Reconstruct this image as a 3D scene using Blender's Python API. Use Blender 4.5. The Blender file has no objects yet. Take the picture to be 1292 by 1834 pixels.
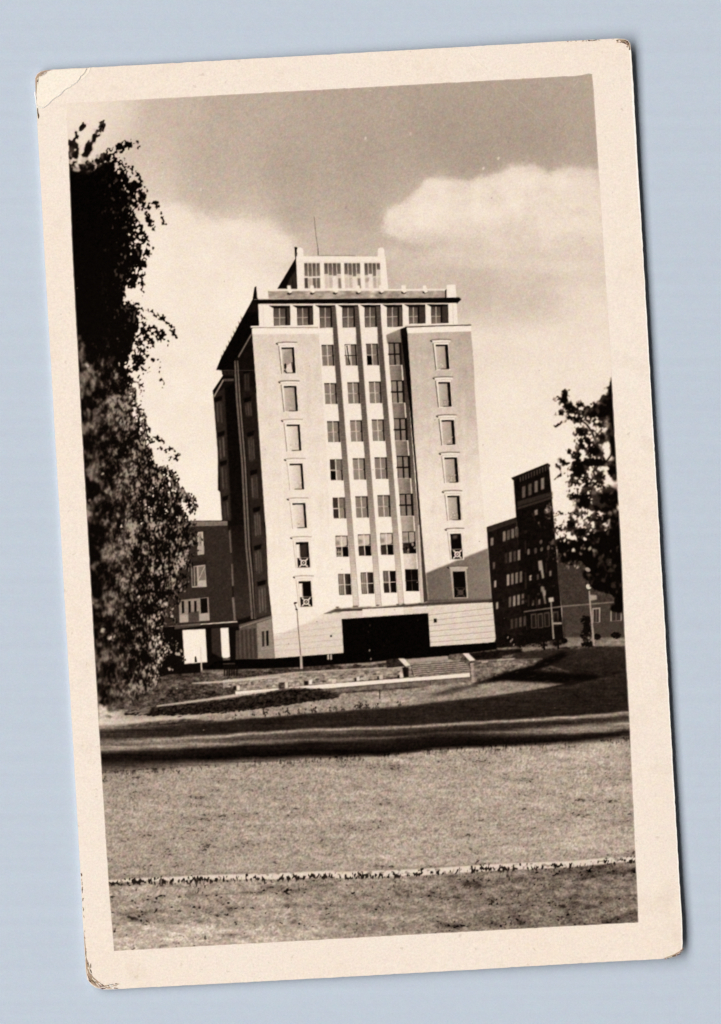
import bpy, bmesh, math, time
import numpy as np
from mathutils import Vector
from mathutils.geometry import delaunay_2d_cdt

scene = bpy.context.scene
M_PER_PX = 0.0000845                 # metres per image pixel: a 9 x 14 cm postcard
FW, FH = 1292.0, 1834.0          # the sheet of backing seen in the frame, in image pixels
def W(x, y, z=0.0): return ((x - FW / 2) * M_PER_PX, (FH / 2 - y) * M_PER_PX, z)

# ------------------------------------------------------------------ camera
cam_data = bpy.data.cameras.new('camera'); cam = bpy.data.objects.new('camera', cam_data)
scene.collection.objects.link(cam); scene.camera = cam
CAM_H = 1.2
cam.location = (0, 0, CAM_H)
cam_data.sensor_fit = 'VERTICAL'; cam_data.sensor_height = 24
cam_data.lens = 24 * CAM_H / (FH * M_PER_PX)
cam_data.clip_start = 0.01; cam_data.clip_end = 20

# ------------------------------------------------------------------ light: a flat, soft copying light from the left
world = bpy.data.worlds.new('World'); scene.world = world; world.use_nodes = True
bg = world.node_tree.nodes['Background']; bg.inputs[0].default_value = (.93, .97, 1, 1); bg.inputs[1].default_value = 0.05
def area(name, loc, target, sx, sy, power, col=(1, 1, 1)):
    d = bpy.data.lights.new(name, 'AREA'); d.shape = 'RECTANGLE'; d.size = sx; d.size_y = sy; d.energy = power; d.color = col
    o = bpy.data.objects.new(name, d); scene.collection.objects.link(o); o.location = loc
    o.rotation_euler = (Vector(target) - Vector(loc)).to_track_quat('-Z', 'Y').to_euler(); return o
area('copy_lamp', (-2.9, 0.0, 3.7), (0, 0, 0), 14.0, 2.8, 636.0)
vs = scene.view_settings; vs.view_transform = 'Standard'; vs.look = 'None'; vs.exposure = 0.0; vs.gamma = 1.0; vs.use_curve_mapping = False
scene.cycles.max_bounces = 6

# ------------------------------------------------------------------ the print
# The postcard's flat sepia print is drawn by code: tone (0..255) and the region
# of the print each point belongs to.  Coordinates are image pixels u, traced by eye (1 u = M_PER_PX m).
CX0, CY0, CW, CH = 106, 120, 1048, 1596
rs = np.random.RandomState(11)
YY, XX = np.mgrid[0:CH, 0:CW].astype(np.float32)
XX += CX0 + .5; YY += CY0 + .5

def gauss(a, s):
    if s <= 0.05: return a
    r = max(1, int(s * 3)); k = np.exp(-.5 * (np.arange(-r, r + 1) / s) ** 2); k /= k.sum()
    for ax in (0, 1):
        p = [(0, 0), (0, 0)]; p[ax] = (r, r)
        b = np.pad(a, p, mode='edge'); o = np.zeros_like(a)
        n = a.shape[ax]
        for i, w in enumerate(k):
            o += (b[i:i + n] if ax == 0 else b[:, i:i + n]) * np.float32(w)
        a = o
    return a

def gauss2(a, sx, sy):
    for ax, s in ((0, sy), (1, sx)):
        if s < .1: continue
        r = max(1, int(s * 3)); k = np.exp(-.5 * (np.arange(-r, r + 1) / s) ** 2); k /= k.sum()
        p = [(0, 0), (0, 0)]; p[ax] = (r, r)
        b = np.pad(a, p, mode='edge'); o = np.zeros_like(a); n = a.shape[ax]
        for i, w in enumerate(k): o += (b[i:i + n] if ax == 0 else b[:, i:i + n]) * np.float32(w)
        a = o
    return a
def grainy(sx, sy, seed, big=0):
    a = np.random.RandomState(seed).normal(0, 1, (CH, CW)).astype(np.float32)
    b = gauss2(a, sx, sy)
    if big: b = b / b.std() - .8 * (lambda c: c / c.std())(gauss2(a, sx * big, sy * big))
    return b / b.std()
def sstep(v, lo, hi):
    t = np.clip((v - lo) / (hi - lo), 0, 1); return t * t * (3 - 2 * t)
def vnoise(sx, sy, seed, h=CH, w=CW):
    r = np.random.RandomState(seed)
    gh, gw = int(h / sy) + 3, int(w / sx) + 3
    g = r.rand(gh, gw).astype(np.float32)
    y = np.arange(h) / sy; x = np.arange(w) / sx
    yi = y.astype(int); xi = x.astype(int)
    fy = (y - yi)[:, None].astype(np.float32); fx = (x - xi)[None].astype(np.float32)
    fy = fy * fy * (3 - 2 * fy); fx = fx * fx * (3 - 2 * fx)
    a = g[yi][:, xi]; b = g[yi][:, xi + 1]; c = g[yi + 1][:, xi]; d = g[yi + 1][:, xi + 1]
    return (a * (1 - fx) + b * fx) * (1 - fy) + (c * (1 - fx) + d * fx) * fy - .5

def fbm(s, seed, oct=4, ax=1., gain=.5):
    o = 0; amp = 1.; tot = 0
    for k in range(oct):
        o = o + amp * vnoise(max(1.01, s * ax), max(1.01, s), seed + k * 7); tot += amp
        amp *= gain; s /= 2
    return o / tot * 2          # about -1..1

tone = np.full((CH, CW), 240, np.float32)
region = np.zeros((CH, CW), np.int16)
REG = []                        # (name, parent index or None, label)
def new_region(name, parent=None, label=None):
    REG.append((name, parent, label)); return len(REG) - 1

def Z(x0, y0, s):
    return lambda *p: [(x0 + a / s, y0 + b / s) for a, b in p]
s_ = 1292 / 300.
A = Z(360, 400, s_); B = Z(600, 400, s_); C = Z(360, 680, s_); D = Z(600, 680, s_); E = Z(360, 940, s_); F = Z(600, 940, s_)
G = Z(40, 60, 3.23); H = Z(100, 440, 4.0375); I = Z(120, 740, 4.0375); J = Z(130, 1020, 4.0375)
K = Z(840, 660, 3.8); L = Z(840, 960, 3.8); M = Z(400, 1140, 3.589); N = Z(740, 1120, 2.584)
O = Z(140, 1340, 2.584); P = Z(600, 1400, 2.01875); Q = Z(110, 130, 2.19); R = Z(650, 130, 2.533)
S = Z(380, 560, 9.17); T = Z(160, 1160, 2.3926)
def U(*p): return list(p)

def cover(pts, soft=0.):
    xs = [p[0] for p in pts]; ys = [p[1] for p in pts]
    m = 2 + soft * 3
    x0 = max(0, int(min(xs) - CX0 - m)); x1 = min(CW, int(max(xs) - CX0 + m) + 1)
    y0 = max(0, int(min(ys) - CY0 - m)); y1 = min(CH, int(max(ys) - CY0 + m) + 1)
    if x1 <= x0 or y1 <= y0: return None
    big = (x1 - x0) * (y1 - y0) > 40000
    ss = 3 if big else 4
    h, w = y1 - y0, x1 - x0
    acc = np.zeros((h * ss, w), np.float32)
    ysub = (np.arange(h * ss) + .5) / ss + y0 + CY0
    xg = np.arange(w + 1, dtype=np.float32) + x0 + CX0
    n = len(pts)
    for j, yv in enumerate(ysub):                       # exact horizontal coverage per sub-scanline
        c = []
        for i in range(n):
            (ax, ay), (bx, by) = pts[i], pts[(i + 1) % n]
            if (ay <= yv) != (by <= yv): c.append(ax + (yv - ay) * (bx - ax) / (by - ay))
        c.sort()
        for k in range(0, len(c) - 1, 2):
            acc[j] += np.clip(np.minimum(xg[1:], c[k + 1]) - np.maximum(xg[:-1], c[k]), 0, 1)
    cov = acc.reshape(h, ss, w).mean(1)
    if soft: cov = gauss(cov, soft)
    return y0, y1, x0, x1, np.clip(cov, 0, 1)

def poly(pts, t, a=1., soft=0., reg=None):
    r = cover(pts, soft)
    if r is None: return
    y0, y1, x0, x1, c = r
    tv = t[y0:y1, x0:x1] if isinstance(t, np.ndarray) else (t(XX[y0:y1, x0:x1], YY[y0:y1, x0:x1]) if callable(t) else t)
    sl = tone[y0:y1, x0:x1]; sl += (tv - sl) * (c * a)
    if reg is not None: region[y0:y1, x0:x1][c > .5] = reg

def rect(x0, y0, x1, y1): return [(x0, y0), (x1, y0), (x1, y1), (x0, y1)]

def line(pts, w, t, a=1., soft=0., reg=None):
    ws = w if isinstance(w, (list, tuple)) else [w] * len(pts)
    for (p, q, wa, wb) in zip(pts[:-1], pts[1:], ws[:-1], ws[1:]):
        dx, dy = q[0] - p[0], q[1] - p[1]; l = math.hypot(dx, dy) or 1
        nx, ny = -dy / l / 2, dx / l / 2
        poly([(p[0] + nx * wa, p[1] + ny * wa), (q[0] + nx * wb, q[1] + ny * wb),
              (q[0] - nx * wb, q[1] - ny * wb), (p[0] - nx * wa, p[1] - ny * wa)], t, a, soft, reg)

def dab(x, y, rx, ry, ang, t, a=1., e=1., reg=None):     # one soft elliptical leaf
    r = max(rx, ry) + e + 1
    x0 = int(x - r - CX0); x1 = int(x + r - CX0) + 2; y0 = int(y - r - CY0); y1 = int(y + r - CY0) + 2
    x0 = max(x0, 0); y0 = max(y0, 0); x1 = min(x1, CW); y1 = min(y1, CH)
    if x1 <= x0 or y1 <= y0: return
    dx = XX[y0:y1, x0:x1] - x; dy = YY[y0:y1, x0:x1] - y
    ca, sa = math.cos(ang), math.sin(ang)
    u = (dx * ca + dy * sa) / rx; v = (-dx * sa + dy * ca) / ry
    d = (1 - np.sqrt(u * u + v * v)) * min(rx, ry) / e + .5
    c = np.clip(d, 0, 1) * a
    sl = tone[y0:y1, x0:x1]; sl += (t - sl) * c
    if reg is not None: region[y0:y1, x0:x1][c > .45] = reg

def lin(ax, a0, a1, t0, t1):
    def f(X, Y):
        v = X if ax == 'x' else Y
        return t0 + (t1 - t0) * np.clip((v - a0) / (a1 - a0), 0, 1)
    return f
def inpoly(pts):
    r = cover(pts); m = np.zeros((CH, CW), bool)
    if r: m[r[0]:r[1], r[2]:r[3]] = r[4] > .5
    return m
def lerp(a, b, t): return a + (b - a) * t

# ---------------------------------------------------------------- sky and clouds
SKY = new_region('printed_sky', None, 'plain darker sky at the top of the printed picture')
CLOUD_L = new_region('printed_cloud', None, 'pale haze cloud printed left of the tower')
CLOUD_R = new_region('printed_cloud', None, 'billowing pale cloud printed right of the tower')
region[:] = SKY
ctrl = np.array([  # x, y, tone of the open sky
    (125,190,226),(200,190,216),(300,190,200),(420,185,188),(600,170,181),(800,150,178),(1050,150,180),(140,300,226),(260,260,206),(260,330,214),
    (380,280,190),(380,350,192),(520,300,180),(520,380,182),(640,280,178),(650,380,183),(640,430,196),(800,230,174),(950,250,172),(1060,250,180),(850,290,174),
    (740,470,206),(800,500,208),(860,520,208),(960,500,214),(1060,480,222),(900,560,222),(1050,560,234),(860,620,232),(980,640,238),(1080,640,242),
    (900,720,243),(1050,800,246),(900,850,247),(360,600,249),(320,700,250),(370,850,251),(250,500,246),(440,500,244),(480,420,214),(430,400,205),(560,440,200),(720,420,190)], np.float32)
num = np.zeros_like(tone); den = np.zeros_like(tone)
for x, y, t in ctrl:
    w = 1 / (((XX - x) ** 2 + (YY - y) ** 2) + 900) ** 1.7
    num += w * t; den += w
tone[:] = num / den
warp = fbm(46, 3, 5); warp2 = fbm(46, 31, 5)
def cloud(pts, t, soft0, soft1, reg, wob=9):
    y0, y1, x0, x1, c = cover(pts)
    full = np.zeros((CH, CW), np.float32); full[y0:y1, x0:x1] = c
    yi = np.clip(np.arange(CH)[:, None] + (warp * wob).astype(int), 0, CH - 1)
    xi = np.clip(np.arange(CW)[None] + (warp2 * wob).astype(int), 0, CW - 1)
    full = full[yi, xi]
    a = gauss(full, soft1)
    bil = fbm(26, reg * 40 + 9, 5, 1.2, .74)
    return .6 * sstep(a + .36 * bil, .16, .86) + .4 * gauss(full, soft1 * 2.)
cl = cloud(Q((330,480),(420,500),(520,560),(560,600),(620,585),(680,560),(740,575),(800,610),(860,600),(905,650),(880,720),(940,800),(900,1000),(760,1500),(200,1500),(200,700)), 0, 7, 22, CLOUD_L, 20)
tcl = 242 + 7 * fbm(44, 77, 5) - 12 * np.exp(-((XX - 500) / 60) ** 2 - ((YY - 470) / 40) ** 2) + np.clip((YY - 420) / 200, 0, 1) * 5
cl2 = cl * np.clip(1.12 - np.clip((XX - 420) / 260, 0, 1) * .55, 0, 1)
tone += (tcl - tone) * cl2
for (x, y, r) in ((378,402,30),(428,398,26),(462,404,30),(505,424,24),(340,392,30),(300,372,34),(520,446,22)):
    b_ = np.clip(np.exp(-(((XX - x + 9 * warp) / r) ** 2 + ((YY - y - r * .5 + 9 * warp2) / (r * .62)) ** 2)) * 1.5, 0, 1) * .55
    tone += (241 - tone) * b_
region[(cl > .5) & (XX < 545) & (YY < 700)] = CLOUD_L
cr = cloud(R((90,690),(125,610),(190,590),(240,530),(290,480),(350,465),(410,490),(470,505),(520,480),(560,460),(620,450),(680,412),(730,420),(770,402),(815,425),(830,450),(900,425),(960,425),(1010,440),(1250,440),(1300,800),(960,860),(700,880),(520,860),(430,830),(330,800),(180,770),(120,740)), 0, 3.5, 9, CLOUD_R, 8)
fade = sstep(478 - YY - (XX - 900) * .05 + 16 * warp, -6, 95); fade = .25 * (fade > 0) * 0 + fade
tcr = 236 + 14 * fbm(26, 51, 5, 1.2, .6) - np.clip((XX - 1000) / 80, 0, 1) * 6
tone += (tcr - tone) * np.clip(cr * fade, 0, 1)
region[(cr * fade > .45)] = CLOUD_R
tone += 2.6 * fbm(120, 91, 3) + sstep(YY + 0 * XX, 330, 420) * (4.5 * fbm(54, 95, 4, 1.5) + 2. * fbm(16, 96, 3, 1.4)) - 7 * np.exp(-((XX - 900) / 110) ** 2 - ((YY - 545) / 34) ** 2)
# little streak clouds under the right cloud
for (x, y, rx, ry, t, a) in [(800,455,55,12,236,.5),(870,470,80,14,234,.45),(1000,478,70,14,236,.5),(760,470,30,10,228,.4),(930,610,120,30,246,.4),(1010,520,50,14,232,.3),(700,455,26,16,222,.5)]:
    g = np.exp(-(((XX - x) / rx) ** 2 + ((YY - y) / ry) ** 2) * 1.2) * a * (1 + .6 * warp)
    tone += (t - tone) * np.clip(g, 0, 1)

# ---------------------------------------------------------------- distant building at the right
RB = new_region('printed_corner_building', None, 'dark flat roofed block printed at the right behind a tree')
brick = 6 * fbm(5, 201, 3)
poly(K((545,652),(715,640),(800,640),(800,1000),(720,1175),(595,1160)), lin('x', 985, 1040, 248, 246), 1, .5)     # its sunlit end wall
region[inpoly(K((545,652),(715,645),(740,1180),(600,1200)))] = RB
poly(K((122,1082),(320,1015),(345,1290))+L((150,640),(190,775),(140,780),(128,0)), 30, 1, .6, RB)
poly(K((122,1082),(320,1015),(335,1290))+L((345,0),(385,760),(180,780),(132,100)), lambda X,Y: 24 + brick[(Y-CY0).astype(int), (X-CX0).astype(int)]*2, 1, .6, RB)
poly(K((122,1078),(322,1013),(324,1030),(126,1102)), 46, 1, .5)
poly(K((128,1100),(324,1032),(325,1045),(130,1115)), 70, .6, .7)
poly(K((303,752),(545,655),(600,1290))+L((640,640),(650,760),(370,765),(345,300),(330,0)), lambda X,Y: 16 + brick[(Y-CY0).astype(int), (X-CX0).astype(int)]*1.5, 1, .6, RB)
poly(K((288,744),(535,644),(553,656),(552,668),(300,762)), 24, 1, .5, RB)
for i in range(11):
    x = 345 + i * 19; y = 752 - i * 8.2
    poly(K((x,y-12),(x+8,y-16),(x+9,y+18),(x+1,y+22)), 88, .8, .6)
poly(K((328,945),(568,870),(570,885),(330,960)), 62, .9, .7)
poly(K((330,905),(568,838),(569,866),(330,938)), 58, .8, .9)
WINR = []
def rbwin(fr, x0, y0, x1, y1, t, reg=True, soft=.75):
    t = t * rs.uniform(.55, .95)
    k = new_region('window', RB) if reg else None
    poly(fr((x0,y0),(x1,y0-(x1-x0)*.3),(x1,y1-(x1-x0)*.3),(x0,y1)), t, 1, soft, k)
for x, y in ((362,805),(404,788),(446,768),(490,748)): rbwin(K, x, y, x+22, y+78, 158)
for i, x in enumerate((232,260,287,314)): rbwin(K, x, 1118-i*13, x+17, 1180-i*13, 150)
rbwin(K, 148, 1155, 166, 1205, 150); rbwin(K, 446, 965, 468, 1000, 150); rbwin(K, 470,1045,480,1060,130)
for x, y in ((400,1230),(448,1225)): rbwin(K, x, y, x+12, y+32, 150)
for r, (y, h, t) in enumerate(((-30,62,150),(118,70,140),(264,75,190),(416,70,180),(568,66,95))):
    for i in range(4):
        x = 232 + r * 13 + i * 29
        rbwin(L, x, y - i * 7, x + 17, y + h - i * 7, t if r != 1 else (90,150,120,165)[i])
for r, (x, y, t) in enumerate(((150,20,165),(163,180,130),(172,305,190),(185,452,180))): rbwin(L, x, y, x+14, y+46, t)
for x, y, t in ((398,92,170),(446,85,120),(412,268,205),(462,262,150),(547,238,175),(428,440,170),(472,432,175),(500,360,110),(488,345,170),(508,372,180)): rbwin(L, x, y, x+14, y+36, t)
for i in range(60): dab(*L((rs.uniform(360,600), rs.uniform(-160,470)))[0], rs.uniform(1,3), rs.uniform(1,4), rs.uniform(0,3), rs.choice([6,10,14,60]), .45, 1.4)
poly(L((470,170),(496,165),(512,285),(498,290),(488,230),(478,240)), 170, .9, .8); poly(L((492,345),(512,345),(525,460),(515,462)), 150, .8, .8)
for x0, y0, x1, y1 in ((380,250,392,360),(400,400,410,480),(455,420,464,480),(535,60,545,150),(520,180,530,250),(380,30,388,120)): poly(L((x0,y0),(x1,y0),(x1,y1),(x0,y1)), 62, .6, .8)
# right hand end wall in shade, ground floor
poly(L((606,150),(800,150),(1060,200),(1065,470),(640,482),(625,460)), lambda X,Y: 92 + 10 * fb5[(Y-CY0).astype(int), (X-CX0).astype(int)], 1, .6, RB) if False else None
fb5 = fbm(4, 303, 3)
def tex(f, base, amp): return lambda X, Y: base + amp * f[(Y[:, 0] - CY0).astype(int)][:, (X[0] - CX0).astype(int)]
poly(L((596,20),(800,150),(1055,200),(1060,480),(630,486),(606,300)), tex(fb5, 66, 13), 1, .6, RB)
poly(L((632,482),(1060,455),(1068,700),(645,725)), tex(fb5, 72, 12), 1, .5, RB)
for k in range(6): line(L((645,530+k*32),(1062,505+k*32)), .8, 74, .6, .4)
line(L((372,515),(640,478),(985,450)), [2,2.6,2.4], 138, .85, .6)
line(L((640,488),(1050,462)), 1.4, 70, .7, .4)
for (x0,y0,x1,y1) in ((838,490,893,590),(962,488,1040,580)):
    k = new_region('window', RB); poly(L((x0,y0),(x1,y0-4),(x1,y1-4),(x0,y1)), 160, 1, .4, k); poly(L((x0+9,y0+10),(x1-9,y0+6),(x1-9,y1-6),(x0+9,y1-2)), 62, 1, .4)
    line(L(((x0+x1)/2,y0+8),((x0+x1)/2,y1-4)), 1.2, 130, .8)
for (x, y) in ((420,530),(465,528),(510,520),(570,515)):
    k = new_region('window', RB); poly(L((x,y),(x+38,y-5),(x+42,y+95),(x+4,y+100)), 84, .9, .5, k); poly(L((x+8,y+10),(x+30,y+6),(x+34,y+90),(x+11,y+94)), 30, 1, .5)
line(L((375,515),(395,640)), 1.5, 60, .5)

# ---------------------------------------------------------------- low wing at the left
LW = new_region('printed_side_wing', None, 'low dark brick wing printed left of the tower')
poly(C((-420,1104),(225,1090))+E((300,740),(-460,800)), tex(fb5, 54, 9), 1, .5, LW)
poly(E((-480,796),(310,755),(320,1170),(-480,1200)), 14, 1, .5, LW)
poly(C((-120,1092),(222,1086),(222,1126),(-120,1138)), tex(fb5, 128, 10), 1, .5)
line(C((-120,1092),(222,1087)), 1.4, 40, .9); line(C((-120,1136),(222,1128)), 1.6, 50, .9)
for i in range(16): line(C((10+i*13,1098),(10+i*13,1124)), .6, 90, .5)
poly(C((205,1085),(230,1085),(228,1160),(212,1170)), 22, 1, .5)
for a, b in (((228,40),(238,215)),((245,300),(252,480)),((250,560),(265,735))): line(E(a, b), 4.6, 136, .85, .5)
poly(E((240,470),(262,470),(262,555),(244,555)), 26, .9, .6)
def lwin(pts, t): k = new_region('window', LW); poly(pts, t, 1, .5, k); return k
lwin(I((945,862),(985,856),(992,1018),(948,1025)), 205); poly(I((952,870),(975,868),(978,960),(955,965)), 120, .7, .8); poly(I((945,965),(992,960),(994,1020),(948,1024)), 175, 1, .5)
lwin(I((900,1110),(1000,1095),(1012,1255),(905,1260)), 190); poly(I((905,1115),(940,1110),(945,1250),(908,1252)), 60, .9, .6); line(I((922,1115),(926,1250)), 2, 150)
poly(I((950,1110),(998,1104),(1003,1205),(955,1212)), 110, .8, .6); line(I((955,1200),(998,1110)), 1.6, 190, .8)
poly(I((905,1075),(1010,1060),(1012,1092),(905,1102)), 40, 1, .6)
k = lwin(J((770,222),(985,200),(992,365),(775,380)), 150)
for x in (790,838,880): poly(J((x,228),(x+18,226),(x+20,315),(x+2,318)), 18, 1, .4)
poly(J((925,210),(975,206),(980,312),(930,318)), 14, 1, .4)
poly(J((778,330),(990,315),(992,368),(778,384)), 178, 1, .5); poly(J((838,310),(915,300),(918,372),(840,382)), 70, .9, .7)
poly(J((740,408),(925,385),(930,408),(740,432)), 95, .8, .6); poly(J((930,400),(1200,380),(1200,412),(930,420)), 28, 1, .6)
WHITE1 = lwin(J((796,438),(962,430),(975,668),(812,682)), 250)
line(J((812,680),(975,668)), 1, 200)
WHITE2 = lwin(J((1070,424),(1128,420),(1140,630),(1120,642),(1092,640),(1080,625)), 250)
poly(J((968,425),(1005,423),(1010,560),(975,560)), 12, 1, .5); poly(J((1005,425),(1068,420),(1080,640),(1010,600)), 52, 1, .8)
poly(J((1085,640),(1142,635),(1138,660),(1095,662)), 120, .8, .8)
poly(J((884,640),(898,638),(903,668),(886,670)), 30); dab(*J((891,634))[0], 1.4, 1.6, 0, 30)
line(J((926,560),(936,740)), 2.4, 225, .95, .4)

# ---------------------------------------------------------------- the tower
TW = new_region('printed_tower', None, 'tall pale office tower printed in the middle of the picture')
# shaded side
side = A((398,590),(300,770),(120,1130),(160,1136),(170,1175),(92,1292)) + C((96,110),(132,560),(132,850),(150,870),(165,1088),(215,1090)) + E((238,40),(275,735),(300,775),(548,700),(522,440),(505,60)) + C((432,100),) + A((395,815),(450,790),(445,622))
poly(side, tex(fb5, 18, 6), 1, .4, TW)
def brn(t0, t1, y0, y1): return lambda X, Y: t0 + (t1 - t0) * np.clip((Y - y0) / (y1 - y0), 0, 1) + (7 * fb5)[int(Y[0,0]-CY0):int(Y[0,0]-CY0)+X.shape[0], int(X[0,0]-CX0):int(X[0,0]-CX0)+X.shape[1]]
poly(C((100,130),(185,60),(245,1085),(165,1085),(135,600)), brn(44, 58, 690, 930), .9, 1., None)
poly(C((185,60),(262,20),(330,780),(345,1290),(245,1290),(230,1000)), brn(6, 16, 690, 930), .9, 1.2, None)
poly(E((225,10),(345,0),(390,700),(270,735)), brn(24, 60, 940, 1080), .9, 1.2, None)
poly(C((310,60),(425,60),(500,1290),(385,1290)) , brn(28, 48, 690, 960), .9, 1., None)
poly(E((385,0),(500,20),(545,690),(425,722)), brn(50, 66, 940, 1080), .9, 1., None)
for i in range(9):                                        # the parapet pegs seen along the eaves
    f = i / 8.; x = lerp(475, 150, f); y = lerp(60, 690, f)
    line(S((x, y),(x + 14, y + 55)), [.6, 1.8], 70, .9, .5)
poly(S((70,940),(150,740),(560,0),(760,0),(775,200),(630,215),(655,300),(420,720),(375,760),(360,940)), 6, 1, .4)
poly(S((430,715),(640,350),(655,365),(440,745)), 120, 1, .5)
poly(S((160,950),(370,940),(380,1040),(170,1020)), 30, 1, .5)
for x in (215,275,330): line(S((x,955),(x+4,1010)), .9, 66, .7, .4)
poly(S((12,1325),(180,1040),(365,1060),(360,1085),(190,1085),(38,1365)), 12, 1, .3)
poly(S((25,1370),(185,1090),(200,1110),(40,1395)), 150, 1, .4)
poly(S((185,1090),(360,1085),(362,1122),(195,1128)), 84, 1, .5)
# vertical pilaster on the side
for (w, t, o) in ((8.6, 66, 0), (3.0, 118, -2.6), (1.4, 26, 0.1), (2.2, 128, 2.7)):
    line([(x + o, y) for x, y in S((400,790),(410,1000))] + [(x + o, y) for x, y in C((290,150),(330,640),(362,1290))] + [(x + o, y) for x, y in E((385,400),(408,725))], [w*.6, w*.8, w, w, w*1.05, w*1.1, w*1.15], t, .85, .4)
poly(E((290,770),(420,740),(422,790),(300,810)), 140, .5, .8)
def sidewin(fr, x0, y0, x1, y1, t, n=3):
    k = new_region('window', TW)
    poly(fr((x0,y0),(x1-8,y0-14),(x1,y1-14),(x0+12,y1)), t * .62, .8, 1.2, k)
    for i in range(n):
        f = (i + .5) / n; xx = lerp(x0, x1, f)
        line(fr((xx,y0+rs.uniform(2,30)),(xx+8,y1-rs.uniform(8,30))), rs.uniform(1.2,2.4), t * rs.uniform(.9,1.35), .8, .8)
    poly(fr((x0-8,y0-30),(x1,y0-48),(x1-6,y0-10),(x0-2,y0+6)), 6, .9, .8)
for a in ((112,170,168,345,92),(134,440,186,620,88),(152,665,205,862,84),(172,935,214,1082,80)): sidewin(C, *a, n=2)
sidewin(S, 520, 1000, 620, 1300, 70, 2)
for a in ((336,175,392,292,86),(362,440,414,640,92),(386,735,440,930,96),(408,1022,462,1225,100)): sidewin(C, *a)
for a in ((415,195,470,385,105),(440,470,505,690,115)): sidewin(E, *a)
line(C((300,0),(345,560))+E((385,0),(420,720)), 1, 10, .8)
line(S((150,948),(700,948)), .7, 110, .6)

# penthouse
poly(A((590,506),(728,275),(735,185),(745,185),(748,506)), 10, 1, .4, TW)
poly(A((655,505),(690,420),(735,360),(742,505)), 60, .8, 1); line(A((700,380),(715,505)), 1, 20)
poly(A((735,255))+B((390,258),(412,512))+A((745,512)), 244, 1, .4, TW)
line(A((740,298))+B((345,298)), .8, 205, .8, .4)
for (fr, x0, x1, q) in ((A,795,920,0),(A,948,1080,1),(A,1103,1230,1),(B,225,350,2)):
    k = new_region('penthouse_window', TW)
    poly(fr((x0,302),(x1,302),(x1+8,506),(x0+10,506)), 232, 1, .4, k)
    for j in range(4):
        w_ = (x1 - x0) / 4.; xa = x0 + j * w_ + 2.5
        hb = [[408,412,410,408],[392,400,405,392],[395,400,410,392],[400,392,408,360]][(q + (0 if fr is A and x0 < 1100 else 1)) % 4 if q else 0][j]
        poly(fr((xa,308),(xa+w_-5,308),(xa+w_-2,hb),(xa+3,hb)), lin('y', 470, 496, 84 + 14 * (j % 2), 128), 1, .5)
        if q and (j + q) % 3 != 0: poly(fr((xa+3,hb),(xa+w_-2,hb),(xa+w_+2,500),(xa+7,500)), 205 - 14 * (j % 3), .8, .8)
    if q == 0:
        for j in range(4):
            w_ = (x1 - x0) / 4.; xa = x0 + j * w_ + 11
            poly(fr((xa-7,422),(xa+w_-12,422),(xa+w_-9,502),(xa-4,502)), (78,190,105,110)[j], 1, .6)
    else:
        poly(fr((x1-20,425),(x1-2,425),(x1+5,502),(x1-16,502)), 118 if q == 1 else 205, .9, .8)
        if q == 2: poly(fr((x0+10,425),(x0+40,420),(x0+36,450),(x0+12,460)), 160, .8, 1)
    line(fr((x0,415),(x1+6,415)), 1, 228, .9)
for (fr, x) in ((A, 765), (B, 357)):
    dab(*fr((x, 215))[0], 6.2, 6.4, 0, 246, 1, 1.2, TW); poly(fr((x-24,235),(x+24,235),(x+30,262),(x-28,262)), 244, 1, .4, TW)
poly(A((722,185),(738,182),(742,250),(728,262)), 10, 1, .4)
line(A((905,249),(1195,249)), 1., 120, .85, .4); line(A((904,195),(906,248)), 1.6, 90, .9, .4)
MAST = new_region('printed_mast', None, 'thin aerial mast printed above the tower roof')
line(U((563,388),(566,420),(570,447)), [1.2, 1.3, 1.5], 122, .9, .35, MAST)

# parapet + cornice
poly(A((424,512))+B((865,506),(930,575))+A((432,588)), 240, 1, .4, TW)
poly(A((516,524))+B((858,520),(860,574))+A((525,582)), tex(fbm(9, 411, 4, 1.6) + .35 * grainy(3, 1.6, 412), 168, 30), 1, .5)
poly(A((428,482),(480,478),(512,500),(518,585),(430,585)), 243, 1, .5, TW)
poly(A((414,495),(428,485),(436,575),(446,590),(398,600)), 12, 1, .4, TW)
for i in range(8):
    x = 680 + i * 177.6 if i < 7 else 1930
    x = 681 + i * 177
    if i == 6: x = 1561 + 0
    if i == 7: x = 1726
    yb = 532 - i * 1.4
    poly(A((x-18,yb+6),(x+2,yb+2),(x+22,yb+8),(x+4,yb+22),(x-14,yb+18)), 40, 1, .6)
    poly(A((x-14,480),(x+12,480),(x+18,520),(x+26,526),(x+6,540),(x-12,520)), 244, 1, .5)
poly(B((862,476),(930,474),(938,575),(862,578)), 246, 1, .4, TW)
poly(B((848,520),(862,505),(862,572),(850,575)), 40, .9, .5)
poly(A((400,588))+B((960,572),(976,588),(940,622))+A((442,622),(402,600)), 8, 1, .35, TW)
line(A((410,588),(900,584))+B((840,572)), 1.2, 150, .8, .4)
# attic storey
poly(A((444,624))+B((940,616),(948,785))+A((452,795)), 243, 1, .4, TW)
line(A((446,628))+B((880,620)), 1.2, 225)
line(B((908,620),(915,780)), 1, 195, .7, .5); line(A((482,640),(486,790)), 1, 205, .6, .5)
# main facade field (between the wings) - white piers and spandrels
poly(A((905,790))+B((540,790),(555,845))+F((715,590),(700,640),(0,652))+E((940,690),)+C((985,900),(935,0)), lin('y', 590, 1080, 240, 250), 1, .4, TW)
streak = grainy(2.4, 26, 531) + .7 * grainy(5, 5, 532); grain = fbm(3, 500, 2); mott = fbm(26, 520, 4)
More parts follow.
